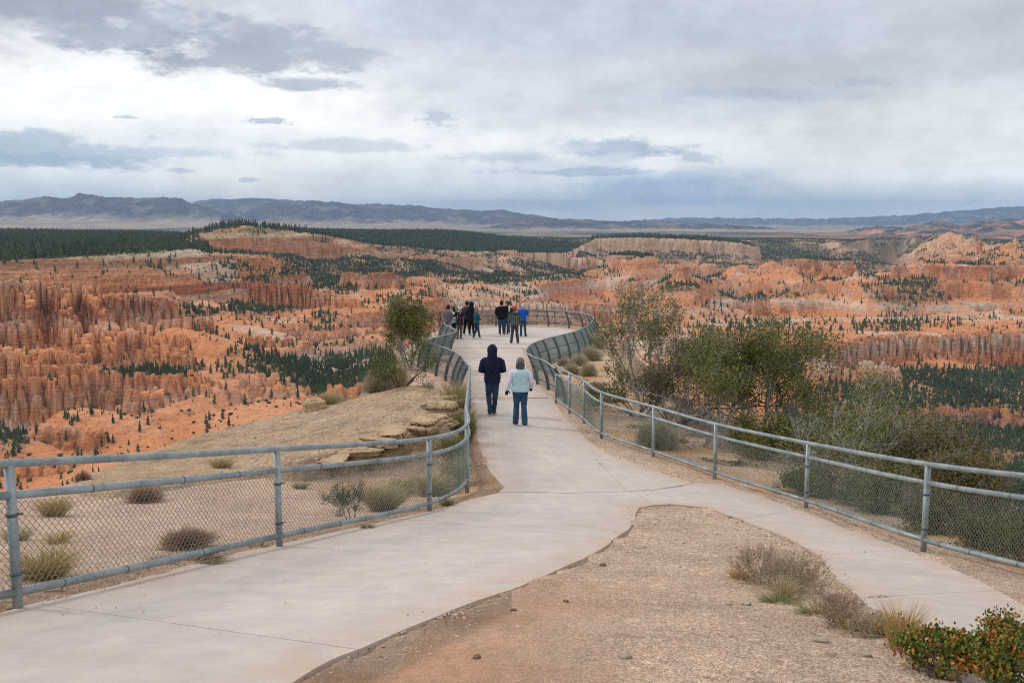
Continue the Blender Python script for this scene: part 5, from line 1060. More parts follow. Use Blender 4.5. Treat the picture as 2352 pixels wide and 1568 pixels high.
    if hood: fuse('hood', [ell_geo((0, hy - .012, hz + .008), (.130, .138, .152), 14, 10), loft_geo([(1.43, .15, .115, -.02), (1.50, .125, .11, -.02), (1.58, .115, .115, -.01)])], hood, r, vox, 2, .006, 10)
    if hair:
        hg = [ell_geo((0, hy - .018, hz + .018), (.096, .106, .122), 14, 9)]
        if longhair: hg.append(loft_geo([(hz - longhair, .100, .05, hy - .07), (hz - longhair * .5, .115, .068, hy - .055), (hz, .106, .080, hy - .035)]))
        fuse('hair', hg, hair, r, .012, 1, .007, 26)
    if cap: 
        fuse('hat', [loft_geo([(hz + .005, .102, .116, hy - .008), (hz + .06, .100, .112, hy - .008), (hz + .110, .076, .086, hy - .01), (hz + .145, .034, .038, hy - .01)])], cap, r, .012, 2, .004, 20)
    if glasses:
        for s in (-1, 1): V, Fc = ell_geo((s * .033, hy + .092, hz + .012), (.027, .010, .020), 10, 6); o = bpy.data.objects.new('sunglass_lens', mk_mesh('sunglass_lens', V, Fc, LENS, True)); COL.objects.link(o); o.parent = r
    else:
        for s in (-1, 1): V, Fc = ell_geo((s * .031, hy + .086, hz + .012), (.010, .007, .006), 8, 5); o = bpy.data.objects.new('eye', mk_mesh('eye', V, Fc, LENS, True)); COL.objects.link(o); o.parent = r
    if scarf: fuse('scarf', [limb_geo([(.10 * math.cos(a), .02 + .085 * math.sin(a), 1.475 + .02 * math.sin(a * 2)) for a in np.linspace(0, 6.28, 9)], [.045] * 9, 8), limb_geo([(.02, .11, 1.45), (.03, .15, 1.25)], [.045, .04], 8)], scarf, r, .014, 2, .008, 14)
    if wrap: 
        for i, (c_, x0, x1) in enumerate(wrap): fuse('jacket_panel', [loft_geo([(.84, .11, .155, 0, (x0 + x1) / 2), (1.02, .11, .150, 0, (x0 + x1) / 2)])], c_, r, .016, 1, .005)
    if stripe:
        for s in (-1, 1):
            o = bpy.data.objects.new('side_stripe', mk_mesh('side_stripe', *limb_geo([(s * .175, 0, .85), (s * .155, 0, .49), (s * .16, 0, .12)], [.016] * 3, 6), WHITEM)); COL.objects.link(o); o.parent = r
    if phone:
        wr = ar[1][1]; V = [(wr[0] - .0 + a * .038, wr[1] + .06 + c_ * .006, wr[2] + .05 + b_ * .075) for c_ in (-1, 1) for a, b_ in ((-1, -1), (1, -1), (1, 1), (-1, 1))]; o = bpy.data.objects.new('phone', mk_mesh('phone', V, [(0, 1, 2, 3), (4, 7, 6, 5), (0, 4, 5, 1), (1, 5, 6, 2), (2, 6, 7, 3), (3, 7, 4, 0)], PHONE)); COL.objects.link(o); tag(o, 'black phone held up by the silver haired visitor', 'phone'); o.matrix_world = Matrix.Translation(loc) @ Matrix.Rotation(rz, 4, 'Z') @ Matrix.Scale(k, 4)
    return r
def foot(u, v): p = P(u, v, .022); return (float(p[0]), float(p[1]), float(p[2]))
G1, G2 = 'visitors in the left group on the platform', 'visitors in the right group on the platform'
hug = {-1: ((-.30, .00, 1.13), (-.13, .20, 1.08)), 1: ((.30, .00, 1.13), (.13, .20, 1.08))}
walkL = {-1: ((-.09, .02, .49), (-.10, -.17, .14)), 1: ((.08, .06, .50), (.055, .03, .08))}
make_person('man in a navy hoodie with the hood up and blue jeans walking away', foot(1131, 952), 0, 1.80, NAVY, JEAN, (DARKSH, SOLE), hug, {-1: ((-.095, .07, .50), (-.055, -.05, .09)), 1: ((.075, .05, .49), (.035, .10, .08))}, hood=NAVY, build=1.12, vox=.013, hem=.84)
make_person('woman in a pale blue quilted vest and blue jeans walking away', foot(1195, 976), -.05, 1.64, LILAC, JEAN2, (DARKSH, WHITEM), {-1: ((-.27, -.03, 1.16), (-.33, .02, .93)), 1: ((.29, -.01, 1.15), (.27, .16, .97))}, {-1: ((-.10, .04, .49), (-.125, .05, .08)), 1: ((.09, .02, .49), (.12, -.07, .08))}, hair=HGREY, cap=GREYHAT, longhair=.16, vest=VEST, sleeve=LILAC, gloves=BLACKC, bell=.018, hipw=1.12, build=1.08, vox=.013, hem=.90)
look = {-1: ((-.25, .02, 1.16), (-.08, .24, 1.08)), 1: ((.25, .02, 1.16), (.08, .24, 1.08))}
up_ = {-1: ((-.30, .12, 1.22), (-.12, .28, 1.42)), 1: ((.30, .12, 1.22), (.12, .28, 1.42))}
pk_ = {-1: ((-.29, -.04, 1.14), (-.20, .10, .98)), 1: ((.29, -.04, 1.14), (.20, .10, .98))}
make_person('dark haired man in a grey knit jacket looking down, leftmost in the group', foot(1029, 783), -.55, 1.78, MGREY, LGREY, (WHITEM, WHITEM), look, None, hair=HBLACK, group=G1, vox=.018, lean=.12, stripe=True)
make_person('woman in a pale mint top and black trousers facing the man in grey', foot(1042, 776), 2.2, 1.58, MINT, BLACKC, (WHITEM, WHITEM), look, None, hair=HBLACK, longhair=.2, group=G1, vox=.018, build=.88)
make_person('silver haired woman in a dark floral top and taupe trousers holding up a phone', foot(1056, 777), .15, 1.63, FLORAL, TROUB, (TROUB, DARKSH), up_, {-1: ((-.10, .0, .49), (-.12, -.04, .08)), 1: ((.08, .02, .49), (.07, .1, .08))}, hair=HWHITE, group=G1, vox=.018, build=1.02, hem=.80, phone=True)
make_person('dark haired man in a charcoal jacket and black trousers with white shoes', foot(1073, 769), -.35, 1.80, DGREYC, BLACKC, (WHITEM, WHITEM), pk_, {-1: ((-.12, .0, .49), (-.18, .0, .08)), 1: ((.10, .0, .49), (.13, .03, .08))}, hair=HBLACK, group=G1, vox=.018)
make_person('person in a black hooded coat beside the charcoal jacket', foot(1083, 770), -.5, 1.76, BLACKC, BLACKC, (WHITEM, WHITEM), pk_, None, hood=BLACKC, group=G1, vox=.018, build=1.12)
make_person('woman in a teal fleece with red and olive panels and white shoes', foot(1095, 777), -1.1, 1.60, TEAL, JEAN, (WHITEM, WHITEM), look, {-1: ((-.10, .02, .49), (-.13, -.15, .10)), 1: ((.10, .05, .49), (.12, .13, .08))}, hair=HBLOND, longhair=.14, group=G1, vox=.018, build=1.1, wrap=[(DRED, -.10, -.06), (OLIVE, -.02, .04)])
make_person('man in a black jacket and navy beanie with bright white trainers', foot(1152, 770), -.15, 1.82, BLACKC, JEAN, (WHITEM, WHITEM), pk_, {-1: ((-.09, .0, .49), (-.09, .02, .08)), 1: ((.09, .0, .49), (.11, .0, .08))}, cap=NAVY, hair=HBLACK, group=G2, vox=.018, build=1.18)
make_person('man in dark sunglasses facing back behind the black jacket', foot(1164, 766), 2.95, 1.78, BLACKC, JEAN2, (WHITEM, WHITEM), look, None, hair=HGREY, glasses=True, group=G2, vox=.018)
make_person('woman in sunglasses and a cream scarf facing back towards the path', foot(1171, 766), 3.1, 1.74, NAVY, JEAN2, (DARKSH, DARKSH), look, None, hair=HBLACK, longhair=.12, glasses=True, scarf=CREAMS, group=G2, vox=.018)
make_person('man in a red cap and green plaid shirt with his back turned', foot(1182, 788), 0, 1.76, PLAID, TROUG, (TROUG, WHITEM), {-1: ((-.29, .02, 1.13), (-.25, .16, .95)), 1: ((.29, .02, 1.13), (.25, .16, .95))}, {-1: ((-.11, .0, .49), (-.16, .0, .08)), 1: ((.11, .0, .49), (.16, .0, .08))}, cap=REDC, hair=HGREY, group=G2, vox=.016, build=1.12, hem=.88, bell=.008)
make_person('grey haired person in a bright blue jacket and dark jeans', foot(1201, 771), -.2, 1.68, BLUEJ, JEAN, (DARKSH, DARKSH), {-1: ((-.27, .1, 1.18), (-.1, .26, 1.2)), 1: ((.27, .1, 1.18), (.1, .26, 1.2))}, {-1: ((-.10, .0, .49), (-.11, .03, .08)), 1: ((.11, .0, .49), (.15, -.02, .08))}, hair=HWHITE, group=G2, vox=.018, build=1.02)
print('people', time.time() - T0)
# ================================================================== PLANTS OF THE OVERLOOK
rv = np.random.default_rng(23); rp = random.Random(5)
def leaf_mat(name, cols, rough=.6):
    m, n, b = new_mat(name, rough, .3); oi = n.new('ShaderNodeAttribute'); oi.attribute_name = 'rnd'
    c = n.ramp(oi.outputs['Fac'], [(i / max(1, len(cols) - 1), c_) for i, c_ in enumerate(cols)]); n.put(b.inputs['Base Color'], c); b.inputs['Subsurface Weight'].default_value = 0; return m
OLIVEL = leaf_mat('olive_leaves', [(.065, .080, .014), (.125, .128, .022), (.17, .16, .03), (.095, .115, .02), (.23, .195, .04)])
OLIVED = leaf_mat('brown_olive_leaves', [(.075, .068, .018), (.13, .10, .026), (.17, .125, .035)])
GREENL = leaf_mat('green_leaves', [(.055, .080, .018), (.09, .115, .025), (.12, .135, .04)])
MANZ = leaf_mat('green_and_orange_leaves', [(.05, .085, .015), (.09, .13, .02), (.14, .16, .02), (.10, .14, .02), (.22, .17, .03), (.40, .16, .03), (.46, .23, .07), (.30, .075, .02)])
STRAW = leaf_mat('straw', [(.36, .28, .15), (.48, .38, .21), (.56, .45, .26), (.30, .26, .13)]); STRAWY = leaf_mat('yellow_straw', [(.42, .30, .12), (.55, .41, .18), (.50, .34, .13)])
SAGE = leaf_mat('grey_tan_stems', [(.33, .29, .20), (.46, .41, .28), (.56, .50, .35), (.38, .34, .24)]); REDT = leaf_mat('red_brown_twigs', [(.24, .12, .08), (.36, .18, .115), (.42, .24, .15), (.28, .20, .14)]); REDW = simple_mat('red_brown_wood', (.32, .22, .165), .9, .1, .3, 30, bs=0); BRW = simple_mat('brown_wood', (.36, .29, .21), .9, .1, .3, 30, bs=0)
BRT = leaf_mat('brown_twigs', [(.20, .15, .11), (.30, .23, .165), (.40, .31, .21)]); GRG = leaf_mat('green_grass', [(.11, .13, .04), (.20, .21, .08), (.34, .30, .13)])
GBARK = simple_mat('silver_grey_bark', (.30, .285, .275), .9, .2, .3, 9, bs=0); DBARK = simple_mat('dark_weathered_bark', (.115, .088, .072), .95, .1, .3, 9, bs=0)
def blades(name, mat, base, tip, w, parent=None, rnd=None, bend=None):
    """thin tapering blades from base to tip, each with its own shade"""
    base = np.asarray(base, float); tip = np.asarray(tip, float); n_ = len(base); d = tip - base; s = np.cross(d, rv.normal(0, 1, (n_, 3))); s /= np.linalg.norm(s, axis=1)[:, None] + 1e-9
    w = np.broadcast_to(w, (n_,))[:, None]; mid = base + d * .55 + (bend if bend is not None else 0)
    V = np.stack([base - s * w, base + s * w, mid + s * w * .75, tip, mid - s * w * .75], 1).reshape(-1, 3); i = np.arange(n_)[:, None] * 5
    b_ = Bag(); b_.add(V, np.hstack([i, i + 1, i + 2, i + 4])); b_.add(np.zeros((0, 3)), np.hstack([i + 4, i + 2, i + 3, i + 3]) - b_.n if False else np.hstack([i + 4, i + 2, i + 3, i + 3]) - len(V))
    o = b_.build(name, mat, parent, False); r_ = np.repeat(rv.random(n_) if rnd is None else rnd, 5); a = o.data.attributes.new('rnd', 'FLOAT', 'POINT'); a.data.foreach_set('value', r_.astype(np.float32)); return o
def leaves(name, mat, c, size, parent, upb=.4, rnd=None):
    n_ = len(c); d = rv.normal(0, 1, (n_, 3)); d[:, 2] += upb; d /= np.linalg.norm(d, axis=1)[:, None]; s = np.cross(d, rv.normal(0, 1, (n_, 3))); s /= np.linalg.norm(s, axis=1)[:, None]; sz = (size * rv.uniform(.6, 1.4, n_))[:, None]
    V = np.stack([c, c + d * sz * .5 + s * sz * .26, c + d * sz, c + d * sz * .5 - s * sz * .26], 1).reshape(-1, 3)
    b_ = Bag(); b_.add(V, np.arange(n_ * 4).reshape(-1, 4)); o = b_.build(name, mat, parent, False); a = o.data.attributes.new('rnd', 'FLOAT', 'POINT'); a.data.foreach_set('value', np.repeat(rv.random(n_) if rnd is None else rnd, 4).astype(np.float32)); return o
def grow(p, d, L, r, depth, segs, tips, up=.15, wig=.35, split=(2, 3), shr=.72):
    pts = [p.copy()]; rad = [r]; n_ = 4; q = d.copy()
    for i in range(n_):
        q = q + np.array([rp.gauss(0, wig), rp.gauss(0, wig), rp.gauss(0, wig) + up]) * .5; q /= np.linalg.norm(q); p = p + q * L / n_; pts.append(p.copy()); rad.append(r * (1 - .45 * (i + 1) / n_))
        if depth > 0 and i >= 1 and rp.random() < .45:
            s_ = q + np.array([rp.gauss(0, .7), rp.gauss(0, .7), rp.gauss(0, .5) + up * .5]); s_ /= np.linalg.norm(s_); grow(p, s_, L * shr * .8, rad[-1] * .6, depth - 1, segs, tips, up, wig, split, shr)
    segs.append((pts, rad))
    if depth > 0:
        for _ in range(rp.choice(split)):
            s_ = q + np.array([rp.gauss(0, .5), rp.gauss(0, .5), rp.gauss(0, .4) + up * .5]); s_ /= np.linalg.norm(s_); grow(p, s_, L * shr, rad[-1] * .8, depth - 1, segs, tips, up, wig, split, shr)
    else: tips.append(np.array(pts))
    if depth == 1: tips.append(np.array(pts[2:]))
    if depth == 2 and rp.random() < .6: tips.append(np.array(pts[1:]))
def shrub(name, loc, H, label, cat='shrub', mat=OLIVEL, stems=5, depth=4, nl=14000, lsize=.035, spread=.5, wood=GBARK, up=.15, leafy=1., group=None, radius=None, puff=.07, seed=None, tilt=(0, 0), wig=.35, r0=None, rmin=.0024):
    if seed is not None: rp.seed(seed)
    root = empty(name, loc, 0, label, cat, group); segs = []; tips = []
    for i in range(stems):
        a = i * 2 * math.pi / stems + rp.uniform(-.5, .5); d = np.array([math.cos(a) * spread + tilt[0], math.sin(a) * spread + tilt[1], 1.]); d /= np.linalg.norm(d); grow(np.array([math.cos(a) * .06 * H, math.sin(a) * .06 * H, -.05]), d, H * .38 * rp.uniform(.8, 1.15), (r0 or .018 * H) * rp.uniform(.7, 1.1), depth, segs, tips, up, wig)
    allp = np.vstack([np.array(s_[0]) for s_ in segs]); k = H / max(.1, np.percentile(allp[:, 2], 99.5)); b_ = Bag()
    for pts, rad in segs: b_.tube(np.array(pts) * k, np.maximum(np.array(rad) * k, rmin), 4 if rad[0] < .03 else 6, False)
    b_.build('branches', wood, root)
    if nl:
        tp = [t * k for t in tips]; idx = rv.integers(0, len(tp), nl); c = np.empty((nl, 3)); f = rv.random(nl)
        for j in range(len(tp)):
            m_ = idx == j; t = tp[j]; q = f[m_] * (len(t) - 1); i0 = np.minimum(q.astype(int), len(t) - 2); c[m_] = t[i0] + (t[i0 + 1] - t[i0]) * (q - i0)[:, None]
        c += rv.normal(0, puff, (nl, 3)); 
        tr = rv.random(len(tp))[idx] * .6 + rv.random(nl) * .4; leaves('leaves', mat, c, lsize, root, rnd=tr)
    return root
def brush(name, loc, R, Hh, label, mat=SAGE, n_=2600, cat='shrub', w=.0035, group=None, flat=.9, up=.25):
    """a round brush of fine stems"""
    d = rv.normal(0, 1, (n_, 3)); d[:, 2] = np.abs(d[:, 2]) * flat + up; d /= np.linalg.norm(d, axis=1)[:, None]; l = rv.uniform(.72, 1.06, n_) ** .8; lump = 1 + .16 * np.sin(d[:, 0] * 7 + loc[0] * 3) * np.cos(d[:, 1] * 6 + loc[1])
    tip = d * np.array((R, R, Hh)) * (l * lump)[:, None]; base = tip * rv.uniform(.02, .62, n_)[:, None] + rv.normal(0, R * .03, (n_, 3)); base[:, 2] = np.maximum(base[:, 2], -.02)
    o = blades(name, mat, base, tip, w, None, None, rv.normal(0, R * .03, (n_, 3))); o.location = loc; tag(o, label, cat, group); return o
def grass(name, loc, R, Hh, label, mat=STRAW, n_=260, w=.004, group=None, cat='grass tuft', leanv=(0, 0)):
    a = rv.uniform(0, 6.28, n_); r_ = R * .35 * np.sqrt(rv.random(n_)); base = np.stack([r_ * np.cos(a), r_ * np.sin(a), np.full(n_, -.02)], 1); hh = Hh * rv.uniform(.45, 1.05, n_); sp = R * rv.uniform(.2, 1.0, n_)
    tip = base + np.stack([sp * np.cos(a) + leanv[0] * hh, sp * np.sin(a) + leanv[1] * hh, hh], 1); o = blades(name, mat, base, tip, w, None, None, np.stack([-sp * .12 * np.cos(a), -sp * .12 * np.sin(a), hh * .12], 1)); o.location = loc; tag(o, label, cat, group); return o
def at(u, v, dz=0): p = P(u, v); return (float(p[0]), float(p[1]), zn(p[0], p[1]) + dz)
def atz(x, y, dz=0): return (x, y, zn(x, y) + dz)
def hpx(v0, v1, y): return (v0 - v1) * 1024 / 2352 / 1000 * y      # metres for a picture height at range y
# ---- left of the platform
shrub('mahogany_tree', atz(-3.85, 36.5, .1), 2.5, 'tall olive mountain mahogany growing left of the platform fence', 'tree', OLIVEL, 7, 4, 17000, .065, .16, GBARK, .42, seed=3, puff=.11, wig=.24)
shrub('mahogany_shrub', atz(-3.05, 27.3), 1.35, 'low green bush on the ledge end beside the left fence', 'shrub', GREENL, 6, 3, 6500, .04, .8, DBARK, .1, seed=8, puff=.07)
brush('rabbitbrush', atz(-3.75, 27.6), .62, .75, 'pale round rabbitbrush between the rock slab and the green bush', SAGE, 3200)
brush('rabbitbrush', atz(-3.5, 30.2), .5, 1.15, 'tall straw coloured brush behind the green bush by the left fence', STRAW, 2200)
brush('rabbitbrush', atz(-5.0, 27.0, -.1), .62, .5, 'straw coloured brush beside the boulder on the far side of the rock slab', STRAW, 1800)
for i, (x, y, r_, h_, mm, lb) in enumerate([(-1.05, 21.5, .38, .8, GRG, 'green grass clump between the rock slab and the straight left fence'), (-1.15, 19.2, .34, .75, GRG, 'green grass clump by the lower end of the rock slab'), (-1.3, 23.6, .4, .9, GRG, 'tallest green grass clump beside the straight left fence'), (-1.05, 17.6, .38, .6, STRAW, 'straw grass clump at the corner of the left fence'), (-1.5, 25.6, .45, .95, STRAW, 'straw grass clump where the left fence meets the curved fence'), (-1.35, 16.2, .4, .5, STRAW, 'pale grass clump inside the bend of the left fence')]):
    grass('grass_clump', atz(x, y), r_, h_, lb, mm, 520, .006)
# ---- behind the right fence
BLEACH = simple_mat('bleached_wood', (.42, .40, .39), .85, .2, .2, 9, bs=0)
def bush(x, y, vt, label, mat, stems, depth, nl, ls, spread, wood, up, seed, puff=.10, wig=.35, r0=None, name='mahogany_shrub', cat='shrub', tilt=(0, 0)):
    z = zn(x, y); H = max(.5, float(ray(0, vt)[2] * y - z)); return shrub(name, (x, y, z), H, label, cat, mat, stems, depth, nl, ls, spread, wood, up, puff=puff, seed=seed, wig=wig, r0=r0, tilt=tilt)
bush(3.75, 27.0, 652, 'tallest mountain mahogany with bare silver trunks right of the path', OLIVEL, 5, 4, 6000, .06, .5, GBARK, .34, 14, .06, .24, .05, 'mahogany_tree', 'tree', (-.1, 0))
bush(4.75, 22.8, 885, 'dead grey tangle of bare branches left of the big green bush', OLIVEL, 8, 4, 0, .03, 1.3, GBARK, .0, 20, .1, .55, .026, 'dead_shrub')
bush(5.15, 21.8, 925, 'bleached silver bare branches in front of the big green bush', OLIVEL, 8, 4, 0, .03, 1.2, BLEACH, .05, 24, .1, .5, .024, 'dead_shrub')
bush(4.1, 24.6, 825, 'brown grey twiggy thicket behind the dead grey tangle', OLIVED, 9, 4, 1200, .04, 1.0, DBARK, .05, 25, .1, .5, .022, 'dead_shrub')
bush(3.3, 25.8, 840, 'low bright green bush at the foot of the tallest mahogany', GREENL, 6, 3, 5000, .055, .9, DBARK, .1, 28, .08)
bush(4.75, 27.2, 775, 'brown green bush between the tallest mahogany and the widest bush', OLIVED, 6, 4, 6000, .055, .5, GBARK, .2, 31, .1)
bush(5.75, 22.9, 742, 'big dense olive bush, the widest one right of the path', OLIVEL, 8, 4, 28000, .055, .42, GBARK, .2, 34, .11)
bush(4.95, 24.0, 755, 'upright olive bush against the left side of the widest bush', OLIVEL, 5, 4, 8000, .055, .32, GBARK, .28, 37, .1)
bush(5.4, 21.0, 960, 'low dark olive bush below the widest bush', OLIVEL, 8, 3, 9000, .05, .9, DBARK, .1, 36, .09)
bush(7.3, 19.2, 868, 'open olive bush with long pale twisted branches beyond the right fence', OLIVEL, 6, 4, 9000, .05, .6, BLEACH, .18, 41, .10, .42, .045)
bush(6.3, 17.6, 930, 'olive bush with white forked branches just behind the right fence', OLIVEL, 6, 4, 7000, .045, .6, BLEACH, .15, 44, .09, .45, .04)
bush(5.9, 15.8, 1070, 'olive bush pressed against the right fence between two posts', OLIVEL, 8, 4, 11000, .042, .8, GBARK, .12, 47, .08)
bush(7.6, 17.2, 965, 'rusty olive bush behind the one with white forked branches', OLIVED, 7, 4, 11000, .046, .7, GBARK, .18, 58, .09)
bush(6.0, 13.9, 1130, 'dark olive bush behind the second near post of the right fence', OLIVED, 8, 4, 11000, .038, .8, GBARK, .1, 51, .08)
bush(7.2, 15.3, 1040, 'rusty twiggy bush near the right edge of the view', OLIVED, 7, 4, 11000, .042, .7, GBARK, .15, 61, .09)
bush(6.2, 12.3, 1195, 'dark tangled bush behind the nearest post of the right fence', OLIVED, 8, 4, 10000, .034, .9, DBARK, .05, 55, .07)
bush(5.95, 11.0, 1270, 'low dark bush under the near end of the right fence', OLIVED, 8, 3, 7000, .03, 1.0, DBARK, .05, 64, .06)
bush(5.3, 17.2, 1090, 'small dark bush inside the bend of the olive thicket', OLIVEL, 7, 3, 5000, .04, .9, DBARK, .1, 71, .07)
bush(6.9, 20.6, 955, 'dull olive bush on the right shoulder of the widest bush', OLIVEL, 6, 4, 6000, .05, .6, GBARK, .15, 74, .1)
# leaning dead trunk
def log_():
    root = empty('fallen_branch', atz(3.9, 23.4), 0, 'dark crooked branch leaning out of the dead tangle', 'branch'); segs = []; tips = []; rp.seed(77)
    grow(np.array([-.6, 0, .0]), np.array([.8, 0, .28]), 1.7, .06, 3, segs, tips, .05, .35); b_ = Bag()
    for pts, rad in segs: b_.tube(pts, np.maximum(rad, .005), 6, False)
    b_.build('branches', DBARK, root)
log_()
for (u, v, r_, h_, n_, lb) in [(1522, 972, .58, .72, 6500, 'largest round tan rabbitbrush just behind the right fence'), (1352, 862, .42, .55, 2600, 'round grey rabbitbrush nearest the end of the straight right fence'), (1368, 905, .42, .5, 2600, 'round grey rabbitbrush lowest in the cluster by the curved fence'), (1312, 858, .45, .5, 2400, 'round grey rabbitbrush touching the curved right fence'), (1330, 838, .5, .55, 2200, 'round grey rabbitbrush in the middle of the cluster by the curved fence'), (1358, 826, .6, .75, 2200, 'tall grey brush behind the rabbitbrush cluster'), (1335, 795, .6, .7, 1800, 'farthest grey brush outside the platform fence'), (1295, 838, .35, .4, 1500, 'small grey brush in the bend of the curved fence'), (1368, 800, .7, .9, 1800, 'brown grey brush at the edge outside the platform fence')]:
    p = P(u, v) if u != 1522 else np.array((3.2, 21.7, 0)); brush('rabbitbrush', (float(p[0]), float(p[1]), zn(p[0], p[1]) - .03), r_, h_, lb, SAGE, n_)
# ---- gravel slope left of the near fence
brush('twiggy_shrub', at(335, 1150), .36, .27, 'red brown twiggy shrub farthest out on the gravel behind the left fence', REDT, 1500, w=.0028)
brush('twiggy_shrub', at(430, 1258), .36, .24, 'rusty red shrub against the bottom rail of the left fence', REDT, 2400, w=.0024)
brush('twiggy_shrub', at(190, 1100), .20, .28, 'small brown shrub on the near tip of the rock slab', BRT, 900, w=.0035)
brush('twiggy_shrub', at(368, 992, .05), .42, .62, 'dark grey shrub on the outer edge of the rock slab', BRT, 1300, w=.007)
shrub('green_shrub', at(808, 1195), .5, 'slim dark green shrub behind the chain link between two left posts', 'shrub', GREENL, 5, 3, 2000, .018, .25, DBARK, .2, seed=90, puff=.03, r0=.006)
for (u, v, r_, h_, mm, n_, lb) in [(125, 1185, .30, .30, STRAWY, 700, 'golden grass tuft left of centre behind the nearest fence post'), (105, 1325, .35, .32, STRAWY, 700, 'golden grass tuft nearest the left fence post'), (135, 1245, .2, .16, STRAWY, 260, 'thin golden tuft between two golden tufts behind the fence'), (510, 1085, .30, .24, STRAW, 500, 'pale dry grass by the rock slab above the middle rail'), (690, 1115, .18, .13, GRG, 240, 'small green tuft behind the second left post'), (880, 1170, .42, .42, STRAW, 1500, 'broad pale grass clump behind the third left post'), (925, 1100, .3, .28, GRG, 700, 'grey green clump behind the third left post'), (1010, 1110, .34, .42, STRAW, 900, 'tall pale grass inside the bend of the left fence'), (40, 1240, .22, .2, STRAW, 300, 'pale tuft at the left edge behind the fence'),
                                  (845, 1213, .12, .10, GRG, 160, 'green grass growing out under the bottom rail'), (1028, 1160, .16, .16, GRG, 200, 'green grass under the bend of the bottom rail'), (595, 1258, .14, .07, GRG, 130, 'flat green tuft under the bottom rail beside the second post'), (222, 1403, .045, .03, GRG, 90, 'tiny green weed growing in the path joint')]:
    grass('grass_tuft', at(u, v), r_, h_, lb, mm, n_, .0035)
grass('grass_mat', at(430, 1295), .42, .06, 'dry brown stems trailing under the bottom rail', BRT, 900, .003)
# ---- fork between the paths
for (u, v, h_, st_, lb, mm, sd_) in [(1745, 1340, .30, 22, 'red twigged shrub leftmost of the row in the fork of the paths', REDT, 101), (1830, 1362, .33, 22, 'dark twiggy shrub second in the row in the fork of the paths', BRT, 102), (1790, 1352, .26, 16, 'grey twiggy shrub between the two tall shrubs of the fork', BRT, 105), (1925, 1440, .24, 20, 'red brown shrub in the middle of the row in the fork of the paths', REDT, 103), (1990, 1468, .17, 16, 'low brown shrub before the yellow grass in the fork of the paths', BRT, 104)]:
    shrub('twiggy_shrub', at(u, v), h_, lb, 'shrub', STRAW, st_, 3, 420, .010, .75, REDW if mm is REDT else BRW, .15, seed=sd_, puff=.012, r0=.0022, rmin=.0010, wig=.42)
for (u, v, r_, h_, n_, mm, lb) in [(1800, 1375, .16, .20, 260, STRAW, 'pale grass between the two left shrubs of the fork'), (1790, 1385, .20, .08, 500, GRG, 'grey green grass at the foot of the left shrubs of the fork'), (1880, 1415, .22, .08, 420, GRG, 'low green grass between the shrubs of the fork'), (1700, 1330, .16, .12, 260, STRAWY, 'dry grass at the left end of the row in the fork'), (2068, 1500, .17, .32, 420, STRAWY, 'tall yellow grass tuft beside the leafy orange shrub'), (2020, 1455, .2, .1, 300, GRG, 'green grass between the brown shrub and the yellow grass'), (1900, 1350, .25, .07, 260, STRAW, 'thin straw beside the right branch of the path')]:
    grass('grass_tuft', at(u, v), r_, h_, lb, mm, n_, .0018)
def manzanita(loc, R, Hh, label, nl, seed):
    rp.seed(seed); root = empty('manzanita', loc, 0, label, 'shrub'); segs = []; tips = []
    for i in range(13):
        a = i * .49; d = np.array([math.cos(a) * 1.1, math.sin(a) * 1.1, .7]); d /= np.linalg.norm(d); grow(np.array([math.cos(a) * .03, math.sin(a) * .03, 0]), d, R * .5, .009, 2, segs, tips, .12, .45)
    b_ = Bag()
    for pts, rad in segs: b_.tube(pts, np.maximum(rad, .0022), 5, False)
    b_.build('branches', GBARK, root); k = len(tips); idx = rv.integers(0, k, nl); c = np.array([tips[i][-1] for i in idx]) + rv.normal(0, .018, (nl, 3)); tr = np.clip(rv.random(k)[idx] * .85 + rv.normal(0, .1, nl), 0, 1)
    d = rv.normal(0, 1, (nl, 3)); d[:, 2] = np.abs(d[:, 2]) + .3; d /= np.linalg.norm(d, axis=1)[:, None]; s = np.cross(d, rv.normal(0, 1, (nl, 3))); s /= np.linalg.norm(s, axis=1)[:, None]; nn = np.cross(d, s); sz = (rv.uniform(.016, .028, nl))[:, None]
    V = np.stack([c, c + d * sz * .35 + s * sz * .34 + nn * sz * .1, c + d * sz * .8 + s * sz * .27 + nn * sz * .05, c + d * sz * 1.05, c + d * sz * .8 - s * sz * .27 + nn * sz * .05, c + d * sz * .35 - s * sz * .34 + nn * sz * .1], 1).reshape(-1, 3); i = np.arange(nl)[:, None] * 6
    b_ = Bag(); b_.add(V, np.vstack([np.hstack([i, i + 1, i + 2, i + 3]), np.hstack([i, i + 3, i + 4, i + 5])])); o = b_.build('leaves', MANZ, root, False); a = o.data.attributes.new('rnd', 'FLOAT', 'POINT'); a.data.foreach_set('value', np.repeat(tr, 6).astype(np.float32))
manzanita(at(2150, 1545), .2, .2, 'leafy manzanita with green and orange leaves beside the yellow grass', 2600, 1)
manzanita(at(2300, 1590), .26, .25, 'larger manzanita with orange and green leaves in the bottom right corner', 5200, 2)
manzanita(at(2335, 1515), .22, .2, 'green leaved manzanita at the right edge of the view', 2400, 4)
manzanita(at(2060, 1475), .12, .1, 'small sprig of manzanita left of the yellow grass', 420, 3)
